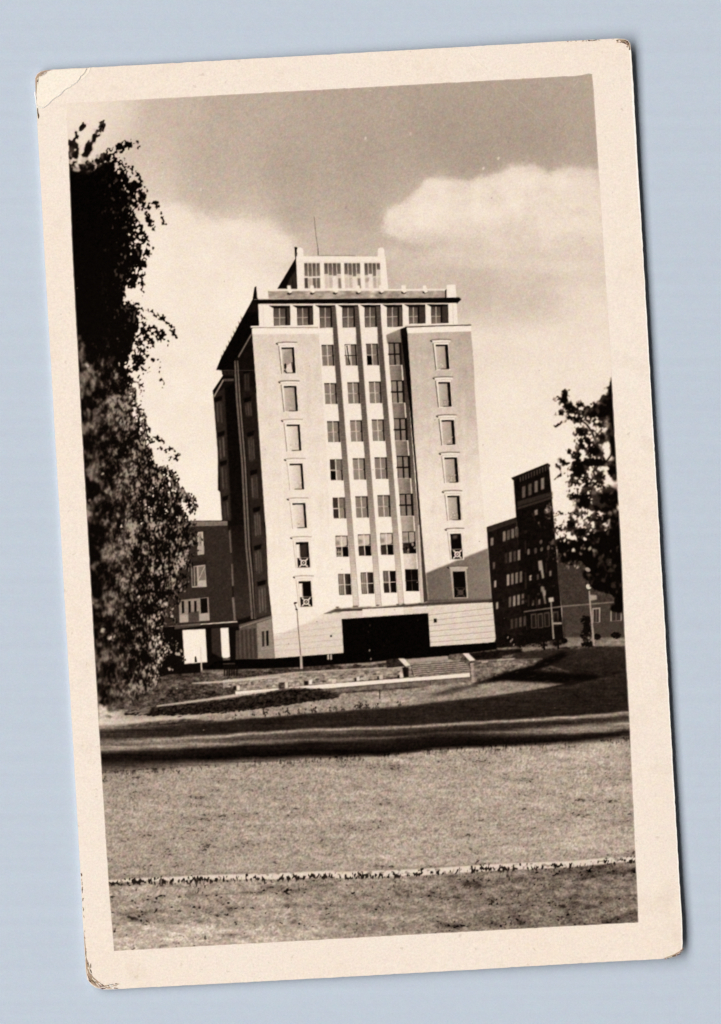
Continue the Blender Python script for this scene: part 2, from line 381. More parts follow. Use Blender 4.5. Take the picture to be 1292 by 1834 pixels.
# left wing wall, right wing wall
lw = A((395,818),(1008,812),(1018,850),(905,852))+C((935,0),(985,900))+E((1000,300),(940,690),(548,690),(520,440),(505,60))+C((432,100),)
def wallL(X, Y):
    b = 221 + 27 * np.clip((Y - 600) / 430, 0, 1) ** 1.1 + 2. * streak[int(Y[0,0]-CY0):int(Y[0,0]-CY0)+X.shape[0], int(X[0,0]-CX0):int(X[0,0]-CX0)+X.shape[1]]
    return b + 5 * mott[(Y[:,0]-CY0).astype(int)][:, (X[0]-CX0).astype(int)] + 3.5 * grain[(Y[:,0]-CY0).astype(int)][:, (X[0]-CX0).astype(int)]
poly(lw, wallL, 1, .4, TW)
rw = B((555,845),(1050,835),(1072,1100))+D((1080,100),(1130,830))+F((1180,180),(1208,570),(718,592),(690,330),(668,0))+D((610,440),)
def wallR(X, Y):
    b = 197 - 12 * np.clip((X - 770) / 70, 0, 1) * np.clip((860 - Y) / 200, 0, 1) + 40 * np.clip((Y - 600) / 300, 0, 1) ** 1.1 + 2.5 * streak[int(Y[0,0]-CY0):int(Y[0,0]-CY0)+X.shape[0], int(X[0,0]-CX0):int(X[0,0]-CX0)+X.shape[1]]
    b = b - 10 * np.clip((X - 835) / 40, 0, 1) * np.clip((800 - Y) / 200, 0, 1)
    return b + 7 * mott[(Y[:,0]-CY0).astype(int)][:, (X[0]-CX0).astype(int)] + 5 * grain[(Y[:,0]-CY0).astype(int)][:, (X[0]-CX0).astype(int)]
poly(rw, wallR, 1, .45, TW)
poly(F((702,372),(880,300),(1020,243),(1180,180),(1208,572),(718,592)), lambda X,Y: 112 + 22*np.clip((X-765)/110,0,1) + 6*grain[(Y[:,0]-CY0).astype(int)][:, (X[0]-CX0).astype(int)] + 6*mott[(Y[:,0]-CY0).astype(int)][:, (X[0]-CX0).astype(int)], 1, 1.2, TW)
line(C((432,100),(500,1100)), 2.2, 252, .7, .8)
# caps of the wings
poly(A((385,792),(905,792),(912,806),(385,806)), 244, 1, .4, TW); line(A((390,806),(905,803)), 1.5, 120, .8, .4)
poly(A((396,812),(1005,812),(1016,840),(1012,850),(900,852),(398,856)), 246, 1, .5, TW)
poly(B((548,806),(1052,786),(1052,832),(560,848)), 247, 1, .4, TW); line(B((545,802),(850,790),(1052,786)), 2., 52, .9, .4)

# bays
top = [(490,511),(532,551.5),(572.4,592),(613,633),(653,672),(693,712),(732,748),(772,789)]
for i, (x0, x1) in enumerate(top):
    yo = 547.5 - i * .35
    yb = 583.5 - i * .55 if i in (0, 1, 6, 7) else 587.5 - (i - 2) * .5
    xr = (520, 561, 601, 642, 682, 721, 762, 803)[i]
    k = new_region('window', TW)
    poly(U((x0-8, yo), (xr, yo), (xr+.5, yb-1), (x0+1, yb), (x0, yo+5)), 14, 1, .35, k)
    poly(rect(x1, yo+4, xr-.5, yb-1), 62 if i in (0,1,6,7) else 88, 1, .5)
    poly(rect(x1, yo+4, x1+3.2, yb-1), 12, 1, .5)
    poly(U((x0+.5, yo+5), (x1, yo+5), (x1+.5, yb-.5), (x0+1.5, yb-.5)), lin('y', yo+4, yb, 78, 124), 1, .4)
    xm = (x0 + x1) / 2 + .5
    line(U((xm, yo+5), (xm+.5, yb)), 1.7, 196, .9, .3); line(U((x0, yo+22), (x1, yo+21.5)), 1.3, 192, .85, .3)
X1 = [(576,597),(617.5,638),(655.7,676.6),(695.5,717.5)]; Y1 = [(618,655.4),(617,655),(616,654.5),(613.8,654)]
X7 = [(605.8,628),(646,668.5),(686,708.7),(725.3,749)]; Y7 = [(1027.8,1065.5),(1025,1063.5),(1022.5,1061.5),(1019.4,1059)]
# brick returns of the piers (right of each window column), dark above, pale below
def ret(X, Y):
    b = 90 + 128 * np.clip((Y - 600) / 440, 0, 1) ** 1.9
    row = np.abs(((Y / 4.6) % 1) - .5) < .12
    return b - 10 * row + 7 * grain[(Y[:,0]-CY0).astype(int)][:, (X[0]-CX0).astype(int)]
for c in range(4):
    xa, xb = X1[c][1], X7[c][1]
    def xe(y): return lerp(xa, xb, (y - 617) / 410.)
    wtop = 9.5 if c < 3 else 8
    if c < 3:
        poly(U((xe(549)+2.5,549),(xe(549)+9.5,549),(xe(650)+9.6,650),(xe(1085)+10.5,1085),(xe(1085)+.8,1085),(xe(650)+.3,650)), ret, 1, .4)
        line(U((xe(549)+9.8,549),(xe(1085)+10.8,1085)), .9, 90, .5, .4)
        line(U((xe(600)+.5,600),(xe(1085)+1,1085)), .9, 110, .45, .4)
    else:
        poly(U((xe(590)+.5,590),(xe(590)+7,590),(xe(1078)+8,1078),(xe(1078)+.8,1078)), lambda X,Y: ret(X,Y)-26, 1, .4)
        def dk(X, Y): return 6 + 66 * np.clip((Y - 760) / 250, 0, 1)
        poly(B((505,815),(552,800),(560,850))+D((586,0),(612,440),(650,900))+F((672,60),(718,585),(686,600),(668,330),(648,0))+D((620,700),(580,250),(552,0)), dk, 1, .4, TW)
        poly(B((500,825),(545,800),(560,850),(556,880),(505,860)), 14, 1, .5)
        poly(F((640,0),(652,0),(684,598),(668,600)), 214, .9, .5)
# shade in the top of the last bay and its brick spandrels
poly(B((395,862),(505,815),(510,925),(405,928)), lin('y', 592, 614, 150, 122), 1, .8)
for c in range(4):
    for r in range(7):
        f = r / 6.
        x0 = lerp(X1[c][0], X7[c][0], f); x1 = lerp(X1[c][1], X7[c][1], f)
        y0 = lerp(Y1[c][0], Y7[c][0], f); y1 = lerp(Y1[c][1], Y7[c][1], f)
        if c == 3 and r < 6:
            yb = lerp(Y1[3][0], Y7[3][0], (r + 1) / 6.)
            tt = (118, 112, 118, 124, 150, 196)[r]
            poly(U((x0+2,y1+.5),(x1+1.6,y1+.5),(x1+3.4,yb),(x0+4.5,yb)), lambda X,Y,tt=tt: tt + 28*np.clip((x1-2-X)/10,-1,1) + 8*grain[(Y[:,0]-CY0).astype(int)][:, (X[0]-CX0).astype(int)], 1, .6)
        elif r < 6 and c < 3:
            dab(x1 - 1.5, y1 + 2, 3, 1.6, .6, 236, .5, 1.5)
        k = new_region('window', TW)
        sk = 2.2
        q = U((x0, y0), (x1, y0 - .3), (x1 + sk, y1 - .3), (x0 + sk, y1))
        dark = r >= 5
        base = 143 if c < 3 else 138
        if r == 0: base -= 18
        poly(q, base + rs.uniform(-7, 9) if not dark else 38, 1, .35, k)
        xm0, xm1 = lerp(x0, x1, .48), lerp(x0 + sk, x1 + sk, .48); ym = lerp(y0, y1, .52)
        if not dark:
            line(U((x0, y0 + .9), (x1, y0 + .7)), 2.2, 48 if c < 3 else 14, .9, .3)
            line(U((x1 - 1., y0), (x1 + sk - 1., y1)), 3.1 if c < 3 else 4.4, 34 if c < 3 else 12, .92, .35)
            if c < 3:
                line(U((xm0, y0), (xm1, y1)), 1.7, 226, .9, .3); line(U((x0 + 1, ym), (x1, ym - .3)), 1.3, 216, .8, .3)
                dab(x1 - .5, ym, 2.3, 1.5, 0, 30, .9, .8)
                for fx in (.24, .74): line(U((lerp(x0,x1,fx), y0+3), (lerp(x0,x1,fx)+2, y1-1)), .8, base - 22, .5, .4)
            else:
                line(U((xm0, y0), (xm1, y1)), 3.2, 18, .95, .3); line(U((x0, ym), (x1, ym - .3)), 3., 20, .95, .3)
                line(U((x0+.8, y0), (x0 + sk+.8, y1)), 1.4, 60, .7, .3)
            if (c, r) in ((2, 0),):
                poly(U((x0+1,y0+1),(xm0-1,y0+1),(xm0,ym-1),(x0+2,ym-1)), 96); poly(U((x0+1.5,ym+1),(xm0,ym+1),(xm1-.5,y1-1),(x0+2.5,y1-1)), 4)
            if (c, r) == (1, 0):
                poly(U((x0+1,y0+1),(x0+9,y0+1),(x0+10,y1-6),(x0+3,ym)), 232, 1, .4); line(U((x0+4,y0+2),(x0+9,y1-2)), 2, 20); line(U((x0,ym),(x1,ym)), 1.4, 30)
            if (c, r) in ((0, 3), (0, 4)):
                poly(U((x0,y0),(xm0-1,y0),(xm0,ym-1),(x0+1,ym-1)), 64); poly(U((x0+1,ym+1),(xm0,ym+1),(xm1-1,y1-1),(x0+2,y1-1)), 12 if r == 3 else 58)
                line(U((xm0, y0), (xm1, y1)), 1.8, 225); line(U((x0, ym), (xm0, ym)), 1.2, 225)
                poly(U((xm0+1,y0),(x1,y0),(x1+1,ym),(xm0+1.5,ym)), 116, .7)
        else:
            if r == 5:
                poly(U((x0+.5,y0+1.5),(x1-1.5,y0+1),(x1-1,ym-1),(x0+1,ym+1)), 205 if c < 3 else 170, 1, .6)
                poly(U((x0+1,y0+8),(x0+8,y0+10),(x0+8,y0+16),(x0+1,y0+18)), 120, .6, 1)
                poly(U((xm0+2,ym+2),(x1,ym-3),(x1+2,y1-.5),(xm1+1,y1-.5)), 8, 1, .6)
                poly(U((x0+1,ym+3),(xm0,ym+5),(xm1,y1-1),(x0+2,y1-1)), 60 if c != 0 else 175, 1, .6)
                if c == 0:
                    for gx in (0, 1):
                        for gy in (0, 1): poly(rect(x0+3+gx*4, ym+4+gy*6.5, x0+5.6+gx*4, ym+8.5+gy*6.5), 50, .9, .4)
                if c == 3:
                    for q_ in range(9): dab(rs.uniform(x0+2,x1), rs.uniform(ym,y1-2), 2, 2, 0, rs.choice([10,140,180]), .8)
            elif c < 3:
                poly(U((x0+1,y0+1),(xm0,y0+1),(xm1,y1-1),(x0+3,y1-1)), lin('x', x0, xm1, 150, 96), 1, .5)
                for gx in (.12, .3): line(U((lerp(x0,x1,gx), y0+1), (lerp(x0,x1,gx)+2, y1)), 1.2, 178 if c != 2 else 60, .7, .5)
                if c == 2: poly(U((x0+1,ym+2),(xm0,ym+2),(xm1,y1-1),(x0+3,y1-1)), 34, .85, .6)
                poly(U((xm0+1,y0+1),(x1-.5,y0+1),(x1+sk-.5,y1-1),(xm1+1,y1-1)), lin('x', xm0, x1+sk, 90 if c < 2 else 22, 10), 1, .4)
            else:
                poly(U((x0+1,y0+1),(x1-1,y0+1),(x1+sk-1,y1-1),(x0+sk+1,y1-1)), 12)
            w_ = 2.2 if c < 3 else .9; tm = 232 if c < 3 else 90
            line(U((xm0, y0), (xm1, y1)), w_ if r == 6 else 1.5, tm if not (r == 5 and c == 3) else 30, .95, .3)
            line(U((x0, ym), (x1 + 1, ym - .5)), 1.3 if r == 6 else 1., tm if not (r == 5 and c == 3) else 40, .85, .3)
# wing windows with their hoods
LWN = [(504.4,526.7,623,669),(508.6,531,692,737),(513.7,537,761,807.7),(519,542,831,877),(524,547,901.7,946),(530,552.7,971,1016.6),(535,557,1041,1086.7)]
RWN = [(780.6,801.5,618,662),(785,805.5,685,729),(791,812.4,753,797),(796,818,820,864.6),(801.5,822.4,888.5,932),(806.5,826,956,1001.5),(811,833,1023.6,1070)]
for sidek, lst in ((0, LWN), (1, RWN)):
    for r, (x0, x1, y0, y1) in enumerate(lst):
        sk = (y1 - y0) * .065
        wt = 243 if sidek == 0 or r != 6 else 190
        edge = 170 - 40 * (sidek == 1 and r < 5) + (30 if sidek == 0 and r > 1 else 0)
        # moulded surround and hood
        k = new_region('window', TW)
        poly(U((x0-4.6,y0-5.5),(x1+2.5,y0-6),(x1+sk+2.8,y1+1),(x0+sk-2,y1+1.4)), wt, .95, .5, k)
        line(U((x0-4.8,y0-3),(x0+sk-2.4,y1+1)), 1.7 if r < 3 else 1.2, edge - 55 if r < 3 else edge - 20, .85, .4)
        if not (sidek == 1 and r == 6): line(U((x1+2.8,y0-3),(x1+sk+3,y1)), 1., edge + 10, .45, .5)
        poly(U((x0-8.5,y0-8.2),(x1+5.5,y0-9.5),(x1+5,y0-5.2),(x0-4,y0-4.6)), wt, 1, .4)
        line(U((x0-8,y0-8.8),(x0+8,y0-10.2),(x1+6,y0-9.6)), 1.8, 96 if r < 2 or sidek else 160, .85, .55)
        line(U((x0-4,y0-4.2),(x1+3,y0-5.2)), .9, edge, .6, .4)
        dab(x0-8, y0-6.8, 2.4, 1.2, .5, 22, .95, .7)
        dark = r >= 5
        q = U((x0, y0), (x1, y0 - .5), (x1 + sk, y1 - .5), (x0 + sk, y1))
        tb = 10 if dark else (214 if sidek == 0 and r > 1 else 178)
        poly(q, tb if dark else (lambda X, Y, x0=x0, x1=x1, tb=tb: tb + 26 - 40 * np.clip((X - x0) / (x1 - x0), 0, 1)), 1, .4, k)
        if not dark:
            line(U((x0, y0+1.), (x1, y0+.6)), 3.0, 10 if not (sidek == 0 and r < 1) else 20, 1, .35)
            line(U((x1-1.8, y0), (x1+sk-1.8, y1-1)), 4.2 if sidek == 0 else 5.6, 8, .97, .4)
            line(U((x0+sk+6, y1-.8), (x1+sk, y1-1)), 1.6, 60, .8, .5)
            ox, oy = (x0+x1)/2+sk*.7, y1-9                                   # the faint balustrade, lit
            for q_ in range(7): dab(ox+rs.uniform(-7,7), oy+rs.uniform(-5,6), 1.6, 1.3, rs.uniform(0,3), rs.choice([168,196,236]), .5, .9)
            if sidek == 1 and r in (1, 3, 4): 
                line(U((ox-6,oy-6),(ox+5,oy+6)), 1, 132, .6); line(U((ox+5,oy-6),(ox-6,oy+6)), 1, 132, .6); dab(ox,oy,3,3,0,140,.6); dab(ox,oy,1.6,1.6,0,220,.8)
            if sidek == 0 and r == 0:
                poly(U((x0+3,y0+10),(x1-6,y0+4),(x1-5,y0+30),(x0+4,y0+32)), 160, .8, 1)
                for q_ in range(9): dab(x0+6+rs.uniform(-2.5,3), y1-9+rs.uniform(-8,7), 2, 1.6, rs.uniform(0,3), 14, .95)
                poly(U((x0+9,y1-14),(x1-3,y1-20),(x1-2,y1-2),(x0+9,y1-2)), 226, .9, .6); line(U((x1-4,y1-20),(x1-1,y1-1)), 2, 12)
        else:
            ox, oy = (x0+x1)/2+sk*.75+ (1 if sidek else 0.5), y1-8.8
            if sidek == 0:
                poly(U((x0,y0+4),(x0+7,y0+4),(x0+9,y0+29),(x0+1.5,y0+31)), 246, 1, .6)
                poly(U((x0+7,y0+6),(x1-3,y0+2),(x1-2,y0+26),(x0+8,y0+27)), 62 if r == 5 else 8, .9, 1.2)
            elif r == 5:
                poly(U((x0+4,y0+3),(x1-6,y0+2),(x1-7,y0+8),(x0+5,y0+10)), 128, .7, 1.4)
            tl = 238 if not (sidek == 1 and r == 6) else 72
            if not (sidek == 1 and r == 6): poly(U((x0+1.5,oy-8.5),(x1+sk*.8,oy-9),(x1+sk,oy+8.5),(x0+sk,oy+8.8)), 14, 1, .4)
            for (dx, dy) in ((7.5,7.5),(7.5,-7.5)):
                line(U((ox-dx,oy-dy),(ox+dx,oy+dy)), 2.4, tl, .95, .35)
            dab(ox,oy,5.4,5.2,0,tl,.95,.8); dab(ox,oy,3.2,3.1,0,22 if sidek == 0 else 90,.95,.7); dab(ox,oy,1.4,1.4,0,tl,.9,.7)
            line(U((x0+1,oy-8.6),(x1+sk*.8,oy-9)), 1.2, tl, .7, .3); line(U((x0+sk-1,oy+8.4),(x1+sk,oy+8.2)), 1.2, tl, .6, .3)
            if sidek == 0: line(U((x0+1.5,oy-8),(x0+sk,oy+8)), 2.6, 240, .9, .4)
# string course above the ground floor
poly(E((940,688),(1040,645),(1290,628))+F((300,632),(690,598),(1210,572),(1213,592),(700,628),(0,672))+E((1000,690)), tex(fbm(5, 610, 3), 128, 40), .9, .7, TW)
line(E((950,686),(1060,662),(1290,655))+F((0,658),(300,645),(690,612),(1215,588)), [.6,2.6,2,2,2.4,3.6,4.4], 62, .85, .5)
poly(E((1000,668),(1060,640),(1100,660),(1060,680)), 84, .8, 1.2)
for x in (20,150,170,330,485,530,660): dab(*F((x, 636-x*.045))[0], 3, 1.5, 0, 66, .7, 1.2)
poly(F((690,600),(715,580),(1210,568),(1212,588),(720,606)), 58, .6, 1)
# ground floor
gf = E((548,690),(940,690),(1240,668))+F((0,680),(212,668),(530,655),(1215,598),(1242,902),(735,938),(718,680),(50,722),(68,990))+E((1102,985),(570,1026))
def base(X, Y): return 221 + 5 * mott[(Y[:,0]-CY0).astype(int)][:, (X[0]-CX0).astype(int)] + 5 * grain[(Y[:,0]-CY0).astype(int)][:, (X[0]-CX0).astype(int)]
poly(gf, base, 1, .4, TW)
poly(E((548,690),(940,690),(740,790),(552,862)), 249, 1, 1.5)
poly(E((548,690),(940,690),(1090,680),(860,745),(740,775),(556,800)), 244, .5, 3)
for k in range(5):
    f = k / 5.
    a = E((555, lerp(800,1020,f)))[0]; b = E((1090, lerp(735,978,f)))[0]
    line([a, b], .9, 165, .2 if k == 0 else .5, .5)
for k in range(6):
    f = (k + .6) / 6.3
    a = F((lerp(722,735,f), lerp(672,935,f)))[0]; b = F((lerp(1215,1240,f), lerp(612,900,f)))[0]
    line([a, b], 1.1, 150, .75, .4); line([(a[0], a[1]+1.4), (b[0], b[1]+1.4)], .8, 240, .4, .4)
line(F((1215,598),(1242,902)), 1, 150, .4)
dab(*E((1005,857))[0], 1.8, 1.8, 0, 12, 1, .6); dab(*E((678,917))[0], .9, .9, 0, 60, .8, .6); poly(F((762,724),(785,722),(787,752),(764,754)), 24, 1, .5)
# side of the ground floor
poly(E((300,775),(548,700),(572,1026),(440,1030),(300,1040)), tex(fb5, 100, 12), 1, .5, TW)
poly(E((300,770),(545,695),(548,722),(420,775),(302,800)), 92, .8, .6); line(E((300,792),(420,750),(545,712)), 2.4, 150, .7, .5)
k = new_region('garage_door', TW)
poly(E((270,815),(425,795),(440,1030),(270,1040)), 74, 1, .6, k)
for i in range(9): line(E((285+i*16,815-i*2),(292+i*16.5,1030)), 1.4, 104 if i % 2 else 50, .7, .5)
poly(E((432,760),(545,722),(572,1026),(442,1030)), tex(fb5, 146, 10), 1, .5)
for y in (850,905,962): line(E((440,y+12),(560,y)), .8, 110, .5)
for x0, x1, y0, y1 in ((470,490,822,940),(503,522,818,934)):
    k = new_region('window', TW); poly(E((x0,y0),(x1,y0-3),(x1+2,y1-3),(x0+4,y1)), 14 if x0 > 480 else 60, 1, .4, k)
# entrance hall opening and dark foot
ENT = new_region('entrance', TW)
dark_t = 5
poly(E((120,1050),(300,1036),(570,1028),(1101,987),(1086,726))+F((720,680),(736,938),(1242,904),(1250,960),(870,1012),(560,1036),(240,1066),(0,1082))+E((760,1102),(500,1114),(0,1130)), dark_t, 1, .4, TW)
r_ = inpoly(F((50,722),(720,680),(736,1020),(70,1070))); region[r_] = ENT
for x, y, t in ((270,775,60),(258,825,40),(220,800,24),(400,890,26),(420,900,22),(268,968,170),(278,1034,150),(380,930,20),(640,735,30)): dab(*F((x,y))[0], 1.3, 2, 0, t, .8, .9)
line(F((238,1060),(240,1110)), 2.4, 12)
k = new_region('notice', TW)
for x in (975,997): poly(E((x,998),(x+14,997),(x+15,1038),(x+1,1039)), 205 if x == 975 else 190, 1, .5, k)
k = new_region('sign_board', TW)
poly(F((212,650),(528,634),(530,688),(213,704)), 239, 1, .4, k)
for x, y in ((278,662),(380,657),(462,655)): dab(*F((x,y))[0], 1.2, 1.3, 0, 170, .55, .8)

# ---------------------------------------------------------------- grounds in front
GR = new_region('printed_forecourt', None, 'strip of bare ground and stone walling printed before the tower')
g1 = fbm(6, 701, 4, 2.2); g2 = fbm(3, 702, 3, 1.5); g3 = fbm(14, 703, 4, 2.5)
g1 = g1 * .7 + .45 * grainy(3.2, 1.4, 711); g2 = g2 * .5 + .55 * grainy(1.1, .9, 712)
def gtex(base, a1=14, a2=10, a3=0):
    return lambda X, Y: base + (a1 * g1 + a2 * g2 + a3 * g3)[int(Y[0,0]-CY0):int(Y[0,0]-CY0)+Y.shape[0], int(X[0,0]-CX0):int(X[0,0]-CX0)+X.shape[1]]
poly(J((150,900),(700,760),(1290,720))+E((500,1112),(760,1100))+F((0,1078),(240,1062),(560,1034),(870,1012),(1250,958),(1290,950))+L((640,700),(1068,715),(1100,1290))+J((160,1290)), gtex(84, 28, 20, 18), 1, .6, GR)
poly(E((0,1118),(500,1112),(760,1100),(760,1112),(200,1150),(0,1140)), gtex(150, 26, 14), .8, 1)
poly(F((0,1080),(240,1064),(560,1036),(870,1012),(880,1035),(560,1062),(240,1090),(0,1106)), gtex(160, 16, 10), .9, .8)
for i in range(26):                                     # small plants and rail in the bed
    x = rs.uniform(470, 690); y = 1201 - (x-470)*.052 + rs.uniform(-2, 3); dab(x, y, rs.uniform(2,6), rs.uniform(1.4,2.8), -.08, rs.uniform(24,70), .75, 1.2)
poly(E((200,1128),(760,1104),(1290,1082))+F((400,1060),(400,1092),(0,1108))+E((760,1130),(200,1160)), gtex(64, 30, 24), .75, 1.2)
# bench-like black things at the left
poly(E((170,1068),(265,1066),(266,1074),(170,1076)), 120, .6, .5)
for x in (176,196,214,232,250,272): poly(E((x,1080),(x+14,1080),(x+12,1165),(x+2,1168)), 16, .9, .7)
# stone wall behind the basin
poly(M((0,286),(230,262),(470,232),(820,212),(1165,196),(1200,250),(700,300),(460,322),(80,350),(0,360)), gtex(152, 20, 16, 16), 1, .6, GR)
stw = new_region('stone_wall', GR)
rs2 = np.random.RandomState(5)
for i in range(210):
    u = rs2.rand(); v = rs2.rand()
    x = lerp(20, 1180, u); yt = lerp(284, 200, u); yb = lerp(350, 252, u); y = lerp(yt+6, yb-6, v)
    w_ = rs2.uniform(10, 34); h_ = rs2.uniform(6, 13); t = rs2.choice([46, 80, 120, 165, 195, 215, 230])
    poly(M((x,y),(x+w_,y-w_*.06),(x+w_,y+h_-w_*.06),(x,y+h_)), t, .62, .7)
line(M((0,284),(230,260),(470,231),(820,211),(1165,195)), 2.4, 205, .8, .6)
region[inpoly(M((0,286),(470,232),(1165,196),(1200,250),(460,322),(80,350)))] = stw
poly(M((0,330),(70,325),(78,372),(0,385)), gtex(60, 26, 20), .85, 1.5)
for x, y, w_, t in ((66,318,20,26),(88,316,20,232),(362,290,42,24),(398,290,20,205),(360,268,50,190),(520,286,28,22),(552,280,20,244),(700,272,26,215),(855,258,22,230),(1005,248,22,205),(1135,238,24,220),(845,266,12,30),(1120,248,14,30),(990,256,12,40)):
    poly(M((x,y),(x+w_,y-2),(x+w_,y+26),(x,y+28)), t, .95, .7)
poly(M((1150,200),(1190,190),(1194,255),(1160,258)), 16, .95, .6)
# steps
ST = new_region('steps', GR)
poly(F((560,1062),(870,1034),(1030,1056),(1042,1136),(700,1162),(612,1168),(590,1085)), gtex(154, 16, 14), 1, .5, ST)
for k in range(6):
    f = k / 5.; line(F((lerp(590,622,f), lerp(1084,1160,f)), (1036, lerp(1050,1128,f))), 1.25, 58, .85, .35)
poly(F((560,1040),(870,1012),(872,1036),(570,1066)), 172, .9, .7)
poly(F((395,1045),(430,1034),(492,1030),(546,1090),(400,1104)), gtex(46, 14, 12), 1, .5)
poly(F((488,1030),(535,1031),(586,1084),(545,1090)), 228, 1, .5, ST)
poly(F((546,1090),(586,1086),(600,1168),(572,1170),(552,1150)), gtex(140, 30, 20), 1, .5)
poly(F((530,1098),(568,1098),(570,1172),(535,1174)), 18, .9, .8)
poly(F((884,1000),(985,990),(1045,1050),(1036,1078),(940,1038),(872,1034)), gtex(96, 26, 20), 1, .5)
poly(F((984,990),(1030,990),(1084,1044),(1040,1050)), 230, 1, .5, ST)
poly(F((1036,990),(1290,968),(1290,1030),(1088,1042)), gtex(26, 12, 8), 1, .6)
poly(F((1042,1072),(1290,1042),(1340,1150),(1056,1212)), gtex(132, 34, 24, 10), 1, .6, stw)
for i in range(26):
    x = rs2.uniform(1060,1280); y = rs2.uniform(1070,1160); poly(F((x,y),(x+26,y-3),(x+26,y+13),(x,y+16)), rs2.choice([70,95,150,175]), .55, .9)
line(F((1042,1074),(1140,1058),(1290,1040),(1420,1030)), 2.6, 205, .85, .6); poly(F((1050,1085),(1072,1082),(1078,1190),(1056,1195)), 178, .8, .8)
poly(F((1072,1062),(1130,1054),(1132,1070),(1074,1076)), 40, .7, .8); poly(F((1180,1046),(1250,1036),(1252,1056),(1182,1062)), 44, .7, .8)
# paved edge of the basin
LEDGE = new_region('printed_basin_edge', None, 'bright pale basin kerb printed as a long strip')
poly(M((78,352),(280,338),(470,322),(700,302),(1000,280),(1290,258))+F((1040,1140),(1042,1172),(560,1208),(0,1256))+M((700,332),(470,338),(280,350),(80,374)), 240, 1, .5, LEDGE)
line(M((0,392),(60,384),(200,364),(300,350)), [5,4.4,4,4], 226, .9, .6, LEDGE)
line(T((290,250),(430,232),(560,214),(620,205)), [3,4,4.4,4.4], 205, .9, .8, LEDGE)
poly(M((355,300),(420,296),(425,340),(358,345)), gtex(70, 30, 20), .8, .9); poly(M((396,296),(416,294),(420,330),(400,334)), 215, .95, .6)
poly(F((0,1258),(560,1210),(1042,1174),(1052,1205),(740,1240),(380,1262),(60,1290),(-120,1296),(-180,1282)), gtex(116, 14, 10), 1, .6, GR)
line(F((735,1198),(738,1240)), 1.6, 60, .7); line(F((0,1262),(560,1216),(1042,1180)), 1.6, 88, .7, .6)
# lawns and drives
LAWN1 = new_region('printed_lawn', None, 'sunlit grass patch printed in front of the basin')
poly(M((0,480),(380,440),(740,390),(760,364),(1000,352),(1290,326))+F((740,1240),(1060,1204))+N((290,275),(430,256),(700,266),(560,300),(380,325),(0,372))+M((1290,440),(600,495),(0,545))+J((800,1075),(190,1130),(190,1085),(600,1060)), gtex(160, 18, 20, 14), 1, .9, LAWN1)
poly(J((185,975),(245,980),(260,1030),(500,1005),(900,940),(1290,905),(1290,1040),(850,1070),(300,1120),(190,1120)), lambda X,Y: gtex(176,10,8)(X,Y) + 60*np.clip((260-X)/90,0,1), .9, 2, LAWN1)
line(J((188,1130),(300,1122),(560,1085),(900,1062)), [12,9,6,4], 216, .6, 1.6)
# the long hedge
line(T((140,282),(260,272),(420,255)), [3,9,10], 60, .7, 2.6)
HEDGE = new_region('printed_hedge', None, 'dark low hedge bank printed left of centre')
poly(T((250,290),(270,255),(380,240),(560,222),(720,200),(880,172),(980,178),(1060,194),(1076,206),(1040,216),(860,240),(700,262),(560,276),(400,286)), lambda X,Y: gtex(32, 16, 20)(X,Y) + 26*np.clip((1228-Y-(X-400)*-.08)/16,0,1), 1, 1.4, HEDGE)
for i in range(160):
    u = rs2.rand(); x = lerp(150, 1060, u); yb_ = np.interp(x, [150,250,400,560,700,860,1040,1076], [284,288,286,276,262,240,214,206]); dab(*T((x, yb_ + rs2.normal(0, 2.5)))[0], rs2.uniform(1.5,4), rs2.uniform(.8,1.6), -.12, rs2.uniform(10,40), .7, 1)
    yt_ = np.interp(x, [150,270,380,560,720,880,980,1060], [276,256,241,223,201,173,179,195]); dab(*T((x, yt_ + rs2.normal(0, 2)))[0], rs2.uniform(1.5,3.5), rs2.uniform(.8,1.4), -.12, rs2.choice([30,60,110,150]), .5, 1)
line(T((440,152),(500,150),(600,143),(820,124)), [2,3.4,3.2,3], 214, .85, .7)
poly(T((330,190),(480,170),(620,200),(560,215),(420,232),(280,250)), gtex(62, 30, 24), .85, 1.2)
line(T((290,250),(430,232),(560,214),(625,204)), [2.4,3.4,4,4.4], 202, .9, .8, LEDGE)
for i in range(90):
    u = rs2.rand(); x = lerp(270, 1060, u); y = lerp(262, 186, min(1, u * 1.1)) + rs2.uniform(-5, 12); dab(*T((x, y))[0], rs2.uniform(2,4), rs2.uniform(1,2), -.1, rs2.uniform(30,98), .5, 1)
for i in range(40):                                      # weeds along the drive edge
    u = rs2.rand(); x = lerp(20, 1250, u); y = lerp(540, 440, u)
    if rs2.rand() < .6:
        for q in range(5): dab(*M((x + rs2.uniform(-14,14), y - rs2.uniform(0, 34)))[0], rs2.uniform(.8,1.8), rs2.uniform(1,2.6), rs2.uniform(-.6,.6), 58, .7, .9)
line(M((1006,338),(1007,402)), 1.8, 44, .9, .4)
for x, y in ((270,490),(410,482),(585,468),(868,440),(925,452)):
    for q in range(14): dab(*M((x + rs2.normal(0,11), y + rs2.normal(0,12)))[0], 1.3, 1.9, rs2.uniform(-1,1), 46, .7, .9)
DRV = new_region('printed_drive', None, 'dark shaded drive printed across the picture in bands')
poly(J((190,1175),(330,1150),(800,1100))+M((0,545),(600,494),(1290,438))+N((0,366),(180,346),(400,315),(620,284),(850,250),(980,96),(990,96),(1004,410),(0,470))+M((1290,568),(600,604),(0,636))+J((900,1205),(250,1232),(190,1240)), gtex(32, 7, 6, 4), 1, 1.1, DRV)
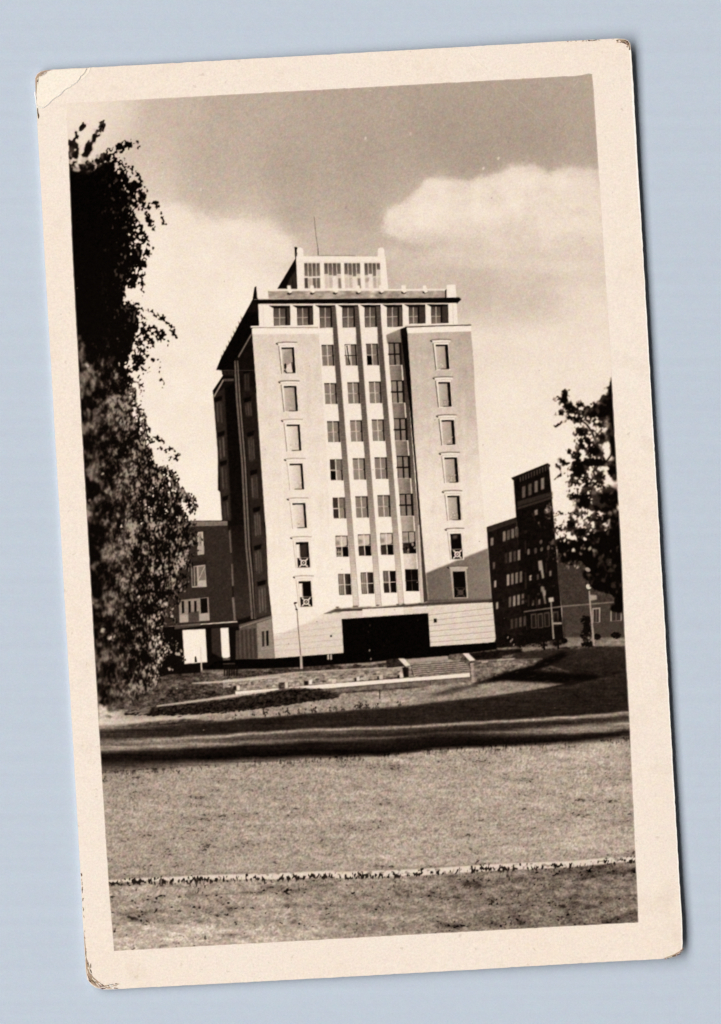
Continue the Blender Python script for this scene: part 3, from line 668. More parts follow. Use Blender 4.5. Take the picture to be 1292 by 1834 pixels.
# right-hand lawn in shade with the black swoosh
LAWN2 = new_region('printed_lawn', None, 'dark shaded lawn printed at the right edge')
poly(N((470,125),(640,112),(860,100),(986,96),(1000,405),(560,440),(250,440),(560,300),(820,245),(620,180),(470,160)), lambda X,Y: gtex(27, 7, 6, 7)(X,Y) + 26*np.clip((1215-Y)/55,0,1), 1, 1.4, LAWN2)
poly(N((0,315),(140,285),(300,275),(420,255),(700,266),(600,292),(380,325),(150,352),(0,368)), gtex(150, 16, 14), 1, 1.4, LAWN1)
poly(N((70,325),(180,290),(260,285),(180,318)), gtex(80, 14, 10), .7, 2)
poly(F((1060,1120),(1290,1075),(1420,1040),(1290,1130),(1080,1200)), gtex(140, 24, 18), .7, 1.5)
poly(N((270,275),(330,245),(420,215),(520,188),(600,158),(690,120),(725,128),(700,150),(620,190),(560,215),(700,222),(840,232),(850,245),(760,258),(700,272),(560,258),(420,252),(330,262)), 9, .97, 2.2)
poly(N((330,262),(420,222),(540,205),(700,215),(840,230),(855,246),(740,262),(560,262),(430,254)), 9, .85, 2.6)
line(N((70,330),(180,296),(300,276)), [2,4,7], 60, .7, 2.2)
poly(N((250,268),(300,238),(420,204),(560,160),(600,160),(420,222),(330,255)), gtex(120, 40, 30), .6, 1.4)
for i in range(40): dab(*N((rs2.uniform(420,760), rs2.uniform(130,260)))[0], rs2.uniform(2,7), rs2.uniform(.8,1.8), -.2, rs2.uniform(16,64), .5, 1.5)
# pale path in front of the right building, bushes, lamps
PATH = new_region('printed_path', None, 'pale path printed below the right hand building')
poly(L((190,772),(360,765),(365,782),(700,750),(1066,748),(1064,712),(660,722),(620,742),(350,760),(190,762)), gtex(138, 12, 10), .95, .9, PATH)
poly(L((650,690),(1062,690),(1064,720),(660,728)), gtex(138, 12, 10), .8, 1)
line(L((40,850),(500,835)), 2, 175, .6, .9); poly(L((20,800),(350,765),(365,790),(60,845)), gtex(22, 10, 6), .95, 1)
poly(L((210,850),(480,838),(440,880),(240,920),(40,960),(30,880)), gtex(120, 30, 22), .7, 1.2)
BUSH = new_region('printed_shrub', None, 'small black shrubs printed along the right hand path')
def clump(fr, x, y, rx, ry, n, t0, t1, r0, r1, e=1., reg=None, a=.95):
    for i in range(n):
        an = rs2.uniform(0, 6.28); q = math.sqrt(rs2.rand())
        p = fr((x + math.cos(an) * rx * q, y + math.sin(an) * ry * q))[0]
        dab(p[0], p[1], rs2.uniform(r0, r1), rs2.uniform(r0, r1) * .75, rs2.uniform(0, 3.1), rs2.uniform(t0, t1), a, e, reg)
for x, y, rx, ry in ((345,715,45,42),(500,700,40,60),(600,690,34,60),(795,572,34,28),(800,625,22,26),(800,670,40,44),(808,735,40,16),(560,660,60,36),(440,700,60,46),(230,720,50,30),(870,685,22,16),(1000,675,30,18),(650,712,16,12),(255,690,20,20)): clump(L, x, y, rx * 1.05, ry * 1.05, 90, 4, 24, .9, 2.4, 1.5, BUSH, .75)
for x, y in ((510,755),(605,745)): line(L((x,y-40),(x+3,y+22)), 3.4, 12)
for x, y in ((265,690),(285,715),(305,740),(295,705)): dab(*L((x,y))[0], 1.4, 2.4, .3, 150, .8, .9)
LAMP = new_region('printed_lamp_post', None, 'pale lamp post printed at the right beside the tree')
poly(L((560,560),(640,560),(650,740),(570,750)), 14, .55, 3)
line(L((818,372),(826,480),(838,600),(850,745)), [2.6,2.8,3.2,3.8], 168, 1, .5, LAMP); dab(*L((815,342))[0], 4.8, 5.2, 0, 214, 1, 1.2, LAMP); poly(L((820,400),(868,402),(870,432),(826,440)), 176, .9, .9)
LAMP2 = new_region('printed_lamp_post', None, 'grey lamp post printed against the right hand building')
line(L((558,440),(566,560),(576,700)), [2.2,2.8,3.2], 150, 1, .5, LAMP2); poly(L((540,420),(575,416),(578,446),(545,450)), 188, 1, .8, LAMP2); poly(L((570,588),(632,586),(632,600),(572,602)), 170, .9, .6, LAMP2)
LAMP3 = new_region('printed_lamp_post', None, 'slender lamp post printed against the bright left front of the tower')
line(E((742,655),(752,800),(770,1006)), [1.8,2,2.2], 118, .9, .35, LAMP3); line(E((744,800),(763,1006)), 1, 225, .8, .3)
line(E((722,605),(740,652)), 1.5, 70, .9, .4, LAMP3); dab(*E((729,602))[0], 3.2, 1.8, -.2, 40, 1, .9, LAMP3); dab(*E((738,652))[0], 2.4, 1.5, .3, 40, 1, .9, LAMP3)
poly(E((764,1006),(781,1004),(787,1108),(767,1112)), 190, 1, .5, LAMP3)

# ---------------------------------------------------------------- bands of drive and big lawn
def ty(v): return 1160 + v / 2.3926
def ny(v): return 1120 + v / 2.584
BANDS = [(185, ty, (345,120),(360,60),(385,70),(402,130),(410,125),(418,135),(432,150),(448,80),(458,15),(485,30),(515,85),(545,150)),
 (285, ty, (333,120),(340,50),(382,45),(396,185),(403,120),(408,130),(424,165),(436,90),(446,35),(478,15),(505,90),(528,160)),
 (411, ty, (310,100),(318,35),(365,40),(377,192),(386,95),(398,85),(410,160),(418,110),(426,25),(470,8),(488,95),(508,170)),
 (536, ty, (285,90),(292,35),(346,42),(354,190),(363,95),(385,60),(396,115),(403,80),(412,25),(458,8),(470,70),(486,172)),
 (682, ty, (258,90),(266,40),(334,42),(343,175),(353,70),(378,42),(388,108),(395,52),(404,40),(454,8),(462,70),(470,168)),
 (779, ny, (354,90),(364,40),(452,42),(461,178),(472,70),(488,30),(500,70),(508,40),(520,26),(562,10),(573,85),(583,165)),
 (895, ny, (324,80),(334,40),(434,40),(443,190),(455,60),(475,38),(494,95),(506,75),(517,25),(550,12),(559,95),(567,165)),
 (1011, ny, (280,60),(300,40),(414,38),(423,195),(438,55),(452,42),(470,140),(492,140),(506,35),(530,14),(542,90),(553,155)),
 (1123, ny, (215,50),(250,42),(395,36),(405,190),(422,70),(436,55),(456,140),(478,145),(494,20),(505,30),(520,110),(535,150))]
bx = np.array([b[0] for b in BANDS]); by = np.array([[b[1](k[0]) for k in b[2:]] for b in BANDS]); bt = np.array([[k[1] for k in b[2:]] for b in BANDS], float)
bandT = np.zeros((CH, CW), np.float32); bandA = np.zeros((CH, CW), np.float32); bl = np.zeros(CW)
rows = np.arange(CH) + CY0 + .5
wv = 1.1 * np.interp(np.arange(CW), np.arange(0, CW + 40, 23), rs.normal(0, 1, len(np.arange(0, CW + 40, 23))))
for c in range(CW):
    x = c + CX0
    yk = np.array([np.interp(x, bx, by[:, k]) for k in range(12)]) + wv[c] * .5; tk = [np.interp(x, bx, bt[:, k]) for k in range(12)]
    bandT[:, c] = np.interp(rows, yk, tk); bandA[:, c] = (rows > yk[0]) & (rows < yk[11] + 30); bl[c] = yk[11]
bandA = gauss2(bandA, .5, 1.6)
bandT = gauss2(bandT, 2.5, 1.1)
stk = grainy(26, .9, 720); stk2 = grainy(7, .8, 721)
bandT = bandT * (1 + .07 * stk + .04 * stk2) + (2.5 + .04 * bandT) * grainy(1.2, 1., 722) + 1.0 * stk + 2.2 * grainy(5, 2.2, 723)
tone += (bandT - tone) * bandA
region[bandA > .5] = DRV
LAWN = new_region('printed_lawn', None, 'broad sunlit mown lawn printed across the lower picture')
def lawn(X, Y):
    ys = int(Y[0,0]-CY0); xs = int(X[0,0]-CX0); h, w = X.shape
    v = LT[ys:ys+h, xs:xs+w]; return v
gA = grainy(.95, 1.05, 801); gB = grainy(18, 2.2, 802); gC = fbm(90, 803, 3, 2.2); gD = grainy(3.2, 1.5, 804); gE = grainy(46, 6, 805); gF = grainy(7, 3, 807); gG = grainy(1.7, 1.1, 808)
LT = 172 + 13 * gA + 3.5 * gB + 4 * gC + 5 * gD + 2.5 * gE + 2 * gF + 7 * gG + 8 * np.clip((XX - 500) / 500, 0, 1) - 8 * np.clip((300 - XX) / 150, 0, 1) - 18 * np.clip((1110 - XX) / -40, 0, 1)
LT -= 58 * sstep(gA * .7 + gG * .7 + gD * .5 - .3 * gB - .25 * gE - .3 * gF, 1.2, 3.0)
LT += 12 * sstep(-gA * .7 + .4 * gB + .4 * gE, 1.0, 2.4)
LT -= 62 * sstep(grainy(1.5, .9, 809) * .9 - .45 * gB - .4 * gE - .5 * gF, 1.75, 3.1)
lt_top = [(float(x), float(bl[x - CX0]) - 1) for x in list(range(CX0, CX0 + CW, 12)) + [CX0 + CW - 1]]
poly(lt_top + [(1200, 1640), (100, 1640)], lawn, 1, 1.2, LAWN)
tips = grainy(1.0, 1.8, 730); dl = YY - bl[None]
tone -= 60 * sstep(tips + .6 * grainy(9, 2, 731), .2, 1.8) * (1 - sstep(dl, 0, 14)) * (dl > -6)
# foreground verge below the kerb
VERGE = new_region('printed_verge', None, 'rough trampled verge printed along the bottom of the picture')
vA = grainy(1.1, .95, 901); vB = grainy(14, 3, 902); vC = fbm(60, 903, 3, 3.); vD = grainy(2.6, 1.4, 904); vE = grainy(34, 5, 906)
vF = grainy(6, 2.4, 907)
VT = 170 + 15 * vA + 4 * vB + 8 * vC + 8 * vD + 6 * vE + 5 * vF - 48 * np.clip((XX - 450) / 600, 0, 1) + 22 * np.clip((YY - 1655 + (XX-200)*.05) / 26, 0, 1) * np.clip((750 - XX) / 300, 0, 1)
VT -= 66 * sstep(vA * .6 + vD * .6 - .4 * vB - .45 * vE - .5 * vF, .8, 2.5)
VT -= 110 * sstep(grainy(1.6, 1.2, 909) * .9 + .4 * grainy(3, 2, 910) - .35 * vB - .4 * vE, 1.75, 2.7)
VT += 14 * sstep(.4 * vB + .6 * vE - .6 * vA, .9, 2.2)
kb = [(x, y) for x, y in O((100,612),(250,602),(600,592),(900,585),(1190,574))] + P((0,333),(300,322),(560,303),(860,292),(1000,276),(1100,272))
kx = np.array([p[0] for p in kb]); ky = np.array([p[1] for p in kb])
def vt(X, Y): return VT[int(Y[0,0]-CY0):int(Y[0,0]-CY0)+X.shape[0], int(X[0,0]-CX0):int(X[0,0]-CX0)+X.shape[1]]
poly(kb + [(1160, 1720), (150, 1720)], vt, 1, .8, VERGE)
for x, y, w_ in ((200,1606,4),(237,1613,3),(240,1644,9),(322,1606,3.4),(322,1630,4),(279,1615,3),(389,1640,4),(585,1628,3.4),(883,1614,4),(876,1610,3),(1010,1622,8)):
    for q in range(7): dab(x + rs2.normal(0, w_ * .45), y + rs2.normal(0, w_ * .2), w_ * .4, w_ * .26, rs2.uniform(-.5,.5), 40, .55, 1.2)
line(P((0,352),(600,345),(950,335)), 2.2, 170, .4, 1.4)
line(O((520,680),(720,672)), 2, 70, .5, 1.2); line(O((180,765),(400,752)), 2.2, 84, .5, 1.6); line(O((230,780),(280,793)), 4, 50, .7, 1.4)
KERB = new_region('printed_kerb', None, 'pale ragged kerb line printed above the verge')
kp = [(x, y + 2.4 + .8 * math.sin(x * .03) + .5 * math.sin(x * .11)) for x, y in kb]
kw = [4, 5, 8, 11, 12, 12, 12, 12, 12, 10, 8][:len(kp)]
line(kp, kw, 228, .95, .8, KERB)
kn = grainy(2.2, 1.6, 915); km = (region == KERB) * sstep(kn + .6 * grainy(12, 2, 916), .9, 2.2); tone -= 60 * km
kyl = np.interp(np.arange(CW) + CX0, kx, ky)[None]
dyk = YY - kyl                                             # distance below the kerb line
tuft = 1.05 * grainy(1.0, 1.9, 911) + .35 * grainy(12, 30, 912) + .5 * grainy(2.6, 2.4, 914)
prof = .86 * np.where(dyk < 7, sstep(dyk, -3.5, 6), 1 - sstep(dyk, 7, 16) * .9) * (dyk > -3) * (dyk < 34)
wgt = 1.15 + .35 * np.clip((420 - XX) / 100, 0, 1) - .15 * np.clip((XX - 800) / 200, 0, 1)
m = sstep(tuft + 2.4 * prof * wgt, 1.9, 3.2) * (prof > 0)
tone += (24 + 46 * sstep(dyk, 8, 12) - tone) * m * .92
for x, y in ((645,1566),(755,1558),(993,1550),(1085,1541),(862,1553)):
    for q in range(8): dab(x + rs2.normal(0, 2), y + rs2.normal(0, 2.6), rs2.uniform(1,2), rs2.uniform(1,2.4), rs2.uniform(0,3), 22, .85, 1)
line([(x, y - 4.5) for x, y in kb], 2.4, 120, .45, 1.4)

# ---------------------------------------------------------------- foliage: density fields cut by leaf-sized noise
def edge_x(y): return np.interp(y, [258, 465, 588, 760, 950, 1050, 1126, 1340], [122, 131, 137, 146, 157, 162, 167, 180])
FLD = np.zeros((CH, CW), np.float32)
def fgauss(x, y, rx, ry, a, ang=0.):
    r = max(rx, ry) * 2.6
    x0 = max(0, int(x - r - CX0)); x1 = min(CW, int(x + r - CX0) + 1); y0 = max(0, int(y - r - CY0)); y1 = min(CH, int(y + r - CY0) + 1)
    if x1 <= x0 or y1 <= y0: return
    dx = XX[y0:y1, x0:x1] - x; dy = YY[y0:y1, x0:x1] - y; ca, sa = math.cos(ang), math.sin(ang)
    u = (dx * ca + dy * sa) / rx; v = (-dx * sa + dy * ca) / ry
    q = FLD[y0:y1, x0:x1]; np.maximum(q, a * np.exp(-(u * u + v * v)), out=q)
def fpoly(pts, a, soft):
    y0, y1, x0, x1, c = cover(pts, soft); q = FLD[y0:y1, x0:x1]; np.maximum(q, c * a, out=q)
def fspray(fr, pts, wd, a, jit=.5):
    pp = fr(*pts)
    for p, q in zip(pp[:-1], pp[1:]):
        l = math.dist(p, q); n = max(2, int(l / (wd * .55)))
        ang = math.atan2(q[1] - p[1], q[0] - p[0])
        for i in range(n + 1):
            f = i / n; fgauss(lerp(p[0], q[0], f) + rs2.normal(0, wd * jit * .5), lerp(p[1], q[1], f) + rs2.normal(0, wd * jit * .5), wd * rs2.uniform(1.2, 2.0), wd * rs2.uniform(.9, 1.5), a * rs2.uniform(.7, 1.05), ang + rs2.uniform(-.4, .4))
def fblob(fr, x, y, rx, ry, a, s):
    p = fr((x, y))[0]; fgauss(p[0], p[1], rx / s * 1.22, ry / s * 1.22, a)

# birch at the left
BIRCH = new_region('printed_birch_tree', None, 'weeping birch in leaf printed down the left edge')
core = G((230,800),(300,785),(400,815),(440,760),(520,730),(550,790),(590,880),(615,960),(620,1040),(605,1120),(620,1200),(640,1292)) + H((530,0),(560,90),(550,190),(520,270),(480,330),(470,390),(520,450),(600,490),(600,560),(580,640),(570,700),(540,760),(510,820),(520,900),(470,880),(430,840),(100,840),(80,100))
fpoly(core, 1.5, 6.)
low = H((80,780),(250,700),(350,740),(450,800),(520,900),(550,1100),(590,1290)) + I((520,60),(560,150),(590,220),(630,350),(720,430),(750,520),(840,640),(870,760),(890,860),(890,1000),(860,1100),(800,1200)) + J((790,100),(710,220),(660,330),(680,390),(630,440),(670,520),(720,590),(650,640),(640,700),(590,760),(510,850),(390,920),(250,1020),(225,950),(140,950),(120,430),(80,0))
lowc = cover(low, 5); LOW = np.zeros((CH, CW), np.float32); LOW[lowc[0]:lowc[1], lowc[2]:lowc[3]] = lowc[4]
fpoly(low, 1.3, 5.)
for args in (
 (G,((350,540),(320,570),(310,610),(290,660),(285,760)),5.,1.05),(G,((300,650),(285,770)),8,1.),(G,((458,540),(440,570),(420,600),(385,650),(360,740)),5.,1.15),(G,((410,770),(350,775)),8,1.1),
 (G,((440,745),(500,705),(560,680),(600,650),(622,640)),6.5,1.05),(G,((610,640),(655,632),(680,636)),3.6,.75),(G,((680,640),(672,660)),2.5,.6),(G,((540,740),(575,750),(560,800)),8,.8),
 (G,((610,765),(650,800),(690,850)),4.2,.72),(G,((590,850),(640,880),(690,915),(690,980)),7.5,.95),(G,((680,975),(720,1000)),6.5,.98),(G,((720,985),(770,980),(795,1030),(832,1100)),4.,.74),
 (G,((710,1030),(735,1080),(762,1122)),4.4,.78),(G,((640,1060),(665,1120),(690,1180),(730,1250)),8,.92),(G,((560,780),(620,900),(640,1000),(625,1100),(645,1200),(665,1290)),9,1.1),
 (H,((560,0),(585,90),(585,200),(555,280)),9,1.05),(H,((600,90),(610,180)),5,.8),(H,((600,200),(630,270),(640,330)),5,.75),(H,((635,340),(625,380)),3.4,.6),(H,((615,0),(690,20),(650,40)),3.8,.62),
 (H,((480,340),(500,400),(570,445)),8,1.),(H,((590,450),(660,475),(735,495),(765,515)),4.4,.85),(H,((780,530),(830,580),(872,655)),4.2,.56),(H,((620,500),(650,590),(735,635),(790,665)),6.5,.85),
 (H,((790,670),(815,690),(822,718)),2.8,.72),(H,((590,680),(630,760),(590,830),(545,900)),11,.95),(H,((655,640),(685,740),(700,810),(740,835)),6.5,.66),(H,((742,860),(745,925)),3.2,.55),(H,((760,960),(780,1010)),4,.4),
 (H,((580,890),(640,900),(680,890)),6.5,.62),(H,((600,940),(630,1060)),6.5,.55),(H,((530,960),(570,1100),(600,1200),(620,1290)),8,.9),
 (I,((540,40),(575,150),(610,220)),7,.9),(I,((600,180),(650,178),(708,215)),3.6,.66),(I,((675,250),(720,275),(760,255),(800,300)),4.6,.74),(I,((700,340),(750,330),(800,325),(790,390),(740,385)),5,.5),
 (I,((640,380),(700,415),(760,440),(785,500)),7,1.05),(I,((800,540),(850,590),(880,640),(890,720)),7.5,.95),(I,((875,580),(912,640),(930,665)),4,.56),(I,((890,780),(930,860),(935,940),(915,1010)),7,.9),(I,((955,880),(985,930)),3.6,.5),
 (I,((880,1020),(880,1100),(840,1200)),7,.85),(J,((800,100),(740,230)),10,.8),(J,((700,320),(745,390)),5,.7),(J,((700,500),(780,600),(800,640)),5.5,.72),(J,((660,690),(700,720)),5,.6),(J,((600,760),(520,860),(420,960)),10,.85),(J,((280,940),(270,1040),(265,1070)),8,.85)):
    fspray(*args)
for (x, y, rx, ry) in ((560,350,52,50),): FLD *= 1 - 1.0 * np.exp(-(((XX - (100 + x / 4.0375)) / (rx / 4.0375)) ** 2 + ((YY - (440 + y / 4.0375)) / (ry / 4.0375)) ** 2))
nA = grainy(1.15, 1.3, 1101) * .85 + grainy(2.2, 2.6, 1102) * .6 + grainy(5, 6, 1104) * .3; nA /= nA.std()
nBl = grainy(4.6, 5.0, 1103)
blur = np.clip(1 - (XX - edge_x(YY)) / 120., 0, 1); blur[YY < 330] = np.clip(1.15 - (XX[YY < 330] - 122) / 60., 0, 1)
nn = nA * (1 - blur) + nBl * blur; 
mk = sstep(FLD + (.36 - .08 * blur) * nn * np.clip(FLD * 1.9, 0, 1), .43 - .14 * blur, .69 + .14 * blur) * sstep(FLD, .1, .22)
plume = (YY < 330) & (FLD < 1.25)
mkp = gauss(sstep(FLD + .42 * grainy(1.7, 1.8, 1105) * np.clip(FLD * 2, 0, 1), .34, .95), .9)
mk = mk + (mkp * .95 - mk) * np.clip(1.3 - (XX - 122) / 62., 0, 1) * sstep(-YY, -318, -285)
# tones: lit leaves against black depths
fol1 = fbm(34, 1001, 3)
darks = I((430,290),(700,650),(780,470),(720,960),(640,1000),(200,880),(230,620),(200,200),(150,30),(270,20),(820,700),(420,640)) + J((180,160),(300,400),(440,300),(560,230),(330,560),(420,700),(210,760),(500,640),(620,180)) + H((270,830),(410,900),(230,1130),(300,1060),(350,1230),(400,780),(520,860))
dr = [32,40,26,30,24,46,38,40,20,22,30,26,24,34,30,28,34,40,44,28,20,16,30,22,24,26,22,22]
dfield = np.zeros((CH, CW), np.float32)
for (x, y), r in zip(darks, dr): dfield = np.maximum(dfield, np.exp(-((XX - x) ** 2 + (YY - y) ** 2) / (r * .72) ** 2))
n1 = grainy(1.05, 1.5, 1201); n2 = grainy(2.0, 2.7, 1202); n3 = grainy(5.5, 6.5, 1203); n4 = grainy(10, 12, 1204)
lit = .22 + .3 * fol1 - 1.0 * dfield + .55 * sstep(YY, 1040, 1110) * sstep(XX, 260, 300) - .1 * sstep(-XX, -215, -175) + .12
lit = np.where(YY < 600, -2.6, lit) * 1.; lit = lit + sstep(-(YY - 610 - (XX - 150) * .75), -25, 25) * -2.0
sharp = .75 * n1 + .6 * n2 + .35 * n3 + .2 * n4 + lit; soft_ = .62 * n3 + .5 * n4 + lit + .4 * n2
tsh = 11 + 104 * sstep(sharp, -.65, 1.3) + (62 + 45 * sstep(YY, 1040, 1120) * sstep(XX, 250, 300)) * sstep(sharp, .9, 2.2)
tsf = 10 + 104 * sstep(soft_, -.9, 1.5) + 34 * sstep(soft_, 1.0, 2.4)
tb = tsh * (1 - blur) + tsf * blur
tb = tb * (.8 + .2 * sstep(FLD, .5, 1.))
tb = tb * sstep(YY + 0 * XX, 250, 660) + 3 * (1 - sstep(YY + 0 * XX, 250, 660)) + (1 - sstep(YY, 250, 660)) * 55 * sstep(n1 * .6 + n2 * .7, 1.75, 2.8) * sstep(XX, 165, 215)
tb = tb + 52 * blur * sstep(-FLD, -1.25, -.9) * sstep(nBl, -1, 1.5) * sstep(-YY, -320, -285)
spk = sstep(n1 * .6 + n2 * .75, .85, 2.1) * sstep(XX - edge_x(YY), 38, 95) * sstep(-YY, -650, -560) * sstep(YY, 290, 340)
tb = tb + (120 - tb) * spk * .6
mk = gauss(mk, .5); tb = gauss(tb, .4)
tone += (tb - tone) * mk
region[mk > .5] = BIRCH

# tree at the right
RT = new_region('printed_broadleaf_tree', None, 'dark branch of a tree in leaf printed at the right edge')
FLD[:] = 0
fpoly(K((720,1200),(850,1150),(960,1090),(1100,1050),(1100,1290)) + L((1100,500),(1000,490),(980,400),(850,365),(800,290),(820,240),(760,160),(700,200),(630,180),(610,120),(600,40)), 1.4, 2.8)
for args in (
 (K,((645,175),(650,220),(680,260),(740,290),(780,310)),6.5,.95),(K,((595,205),(640,225)),3.8,.6),(K,((610,310),(650,290),(690,290)),4,.74),(K,((588,395),(612,382)),2.4,.78),(K,((630,365),(660,355)),2.2,.5),
 (K,((690,340),(740,350),(790,340)),5.5,.95),(K,((960,95),(965,170),(940,220),(975,330)),9,.8),(K,((985,240),(990,400),(995,560)),9,1.15),(K,((680,570),(720,580),(760,585)),4.4,.75),(K,((730,610),(760,640)),6.5,.9),
 (K,((620,625),(650,640),(700,645)),3.2,.8),(K,((600,660),(620,690)),2.8,.66),(K,((590,750),(640,715)),2.2,.56),(K,((590,985),(640,990),(690,980)),3,.58),(K,((780,740),(800,800),(830,840)),9,.8)): fspray(*args)
for (x, y, rx, ry, a) in ((870,290,100,46,1.15),(760,255,34,28,.85),(770,430,46,40,.78),(790,510,56,48,.86),(850,560,56,44,.86),(890,380,60,34,.62),(905,470,44,44,.7),(740,690,46,62,1.1),(850,640,90,28,1.1),(720,765,36,34,.82),(985,705,46,52,1.1),(1000,570,24,28,1.1),
 (900,730,80,60,.62),(890,790,80,46,.66),(720,870,36,30,.85),(790,910,66,62,1.15),(920,910,110,66,1.15),(745,985,40,22,1.),(1005,860,30,34,1.),(900,1015,120,46,.78),(870,1080,66,46,.66),(1000,1040,54,66,1.),(620,1090,44,38,.72),(700,1065,60,46,.74),(760,1115,66,34,.84),
 (640,1195,66,38,.85),(760,1200,120,50,1.05),(900,1170,120,60,1.2),(540,970,22,60,.5),(930,130,30,50,.5),(1000,640,40,80,.7),(880,340,120,60,.56),(870,470,110,80,.52),(880,600,110,60,.5),(860,820,160,90,.5),(900,1060,160,70,.6),(760,1010,80,60,.5)): fblob(K, x, y, rx, ry, a, 3.8)
for (x, y, rx, ry, a) in ((690,140,80,60,.95),(640,60,60,50,.85),(860,40,70,50,1.),(815,265,44,40,1.05),(940,350,70,44,.95),(1005,495,44,34,1.1)): fblob(L, x, y, rx, ry, a, 3.8)
line(K((745,340),(800,380),(835,430),(860,490),(885,560),(930,640),(980,690),(1010,720)), [2.2,3,3.4,3.6,4,5,5,6], 16, 1, .9, RT)
line(K((930,640),(860,640),(780,630)), 3, 16, 1, 1, RT); line(K((980,560),(960,600),(930,640)), 3, 14, 1, 1, RT)
rb = np.clip((XX - (1045 + (YY - 700) * .03)) / 60., 0, 1)
n5 = grainy(1.2, 1.3, 1301) * .85 + grainy(2.6, 2.6, 1302) * .6; n5 /= n5.std(); n6 = grainy(5, 5, 1303)
nn = n5 * (1 - rb) + n6 * rb
FLD = FLD * 1.3
mk = sstep(FLD + .34 * nn * np.clip(FLD * 2.2, 0, 1), .42 - .14 * rb, .66 + .2 * rb) * sstep(FLD, .1, .22)
litR = .75 * n2 + .55 * n3 + .35 * n4
tb = 8 + 42 * sstep(litR, .1, 1.6) + 84 * sstep(-FLD, -.95, -.5) * (.5 + .5 * sstep(n2, -1, 1)) + 95 * sstep(litR, .7, 2.2) * sstep(YY, 940, 980) * sstep(-YY, -1000, -985) + 70 * sstep(litR + .4 * n1, .9, 2.) * sstep(-XX, -1075, -1020)
mk = gauss(mk, .75); tb = gauss(tb, .6)
tone += (tb - tone) * mk
region[mk > .5] = RT
for x, y in ((490,40),(495,90),(540,80)): dab(*L((x,y))[0], 2.6, 4, .2, 120, .7, 1.2)
dab(*L((808,228))[0], 5, 3.4, .6, 190, .8, 1.4, None)

# ---------------------------------------------------------------- print quality: softness, grain, dust
tone = gauss(tone, .4)
g = rs.normal(0, 1, (CH, CW)).astype(np.float32); g = gauss(g, .75); g /= g.std()
mid = np.clip(tone / 255, 0, 1); tone += g * (1.6 + 9.0 * mid * (1 - mid))
for i in range(70):
    x, y = rs.uniform(130, 1120), rs.uniform(160, 1690)
    dab(x, y, rs.uniform(.8, 1.5), rs.uniform(.7, 1.2), 0, 245 if rs.rand() < .4 else 130, .5, .8)
for x, y, t in ((655,248,236),(266,291,226),(360,340,232),(893,284,238),(866,302,238),(726,302,206),(735,240,214),(620,372,160)): dab(x, y, 2, 3, .4, t, .6, 1.2)
for pts in (((700,212),(704,200),(707,190)),((888,142),(930,182),(968,214)),((1026,158),(1036,144)),((890,520),(910,534),(920,512))): line(list(pts), 1.1, 216, .5, .6)
# slight fade toward the print's outer edge at the upper left, as on the card
fade_tl = np.clip(1 - np.hypot(XX - 118, (YY - 185) * 1.0) / 150, 0, 1); tone = np.where(region == SKY, tone + (238 - tone) * np.clip(fade_tl * 1.25, 0, 1), tone)
tone = np.clip(tone, 0, 255)

# sepia curve: tone -> sRGB
_t = np.array([0, 24, 58, 98, 134, 175, 204, 233, 253], np.float32)
_r = np.array([2, 24, 55, 96, 137, 180, 211, 243, 255], np.float32)
_g = np.array([1, 16, 44, 82, 121, 161, 191, 224, 240], np.float32)
_b = np.array([1, 12, 37, 72, 107, 144, 173, 206, 222], np.float32)

# ------------------------------------------------------------------ materials
def srgb(c):
    c = np.asarray(c, np.float32) / 255.
    return np.where(c <= .04045, c / 12.92, ((c + .055) / 1.055) ** 2.4)
ALB = 0.90                         # reflectance that the lamps bring up to full white
class Mat:
    def __init__(s, name, rough=.6, spec=.3):
        s.m = bpy.data.materials.new(name); s.m.use_nodes = True; s.t = s.m.node_tree; s.n = s.t.nodes; s.l = s.t.links
        s.b = s.n['Principled BSDF']; s.b.inputs['Roughness'].default_value = rough; s.b.inputs['Specular IOR Level'].default_value = spec
        s.tc = s.n.new('ShaderNodeTexCoord')
    def noise(s, scale, detail=3, rough=.5, stretch=None):
        n = s.n.new('ShaderNodeTexNoise'); n.inputs['Scale'].default_value = scale; n.inputs['Detail'].default_value = detail; n.inputs['Roughness'].default_value = rough
        if stretch:
            mp = s.n.new('ShaderNodeMapping'); mp.inputs['Scale'].default_value = stretch; s.l.new(s.tc.outputs['Object'], mp.inputs[0]); s.l.new(mp.outputs[0], n.inputs['Vector'])
        else: s.l.new(s.tc.outputs['Object'], n.inputs['Vector'])
        return n.outputs[0]
    def ramp(s, src, stops):
        r = s.n.new('ShaderNodeValToRGB'); e = r.color_ramp.elements
        while len(e) < len(stops): e.new(.5)
        for k, (p, c) in zip(e, stops): k.position = p; k.color = (*c, 1) if len(c) == 3 else c
        s.l.new(src, r.inputs[0]); return r.outputs[0]
    def mix(s, mode, f, a, b):
        m = s.n.new('ShaderNodeMix'); m.data_type = 'RGBA'; m.blend_type = mode
        for i, v in ((0, f), (6, a), (7, b)):
            if hasattr(v, 'is_linked'): s.l.new(v, m.inputs[i])
            else: m.inputs[i].default_value = v if i == 0 else (*v, 1)
        return m.outputs[2]
    def chroma(s, c, scale, f):
        n = s.n.new('ShaderNodeTexNoise'); n.inputs['Scale'].default_value = scale; n.inputs['Detail'].default_value = 3; n.inputs['Roughness'].default_value = .65; s.l.new(s.tc.outputs['Object'], n.inputs['Vector'])
        return s.mix('LINEAR_LIGHT', f, c, n.outputs['Color'])
    def bump(s, src, strength, dist):
        b = s.n.new('ShaderNodeBump'); b.inputs['Strength'].default_value = strength; b.inputs['Distance'].default_value = dist
        s.l.new(src, b.inputs['Height']); s.l.new(b.outputs[0], s.b.inputs['Normal'])
    def color(s, src): s.l.new(src, s.b.inputs['Base Color'])
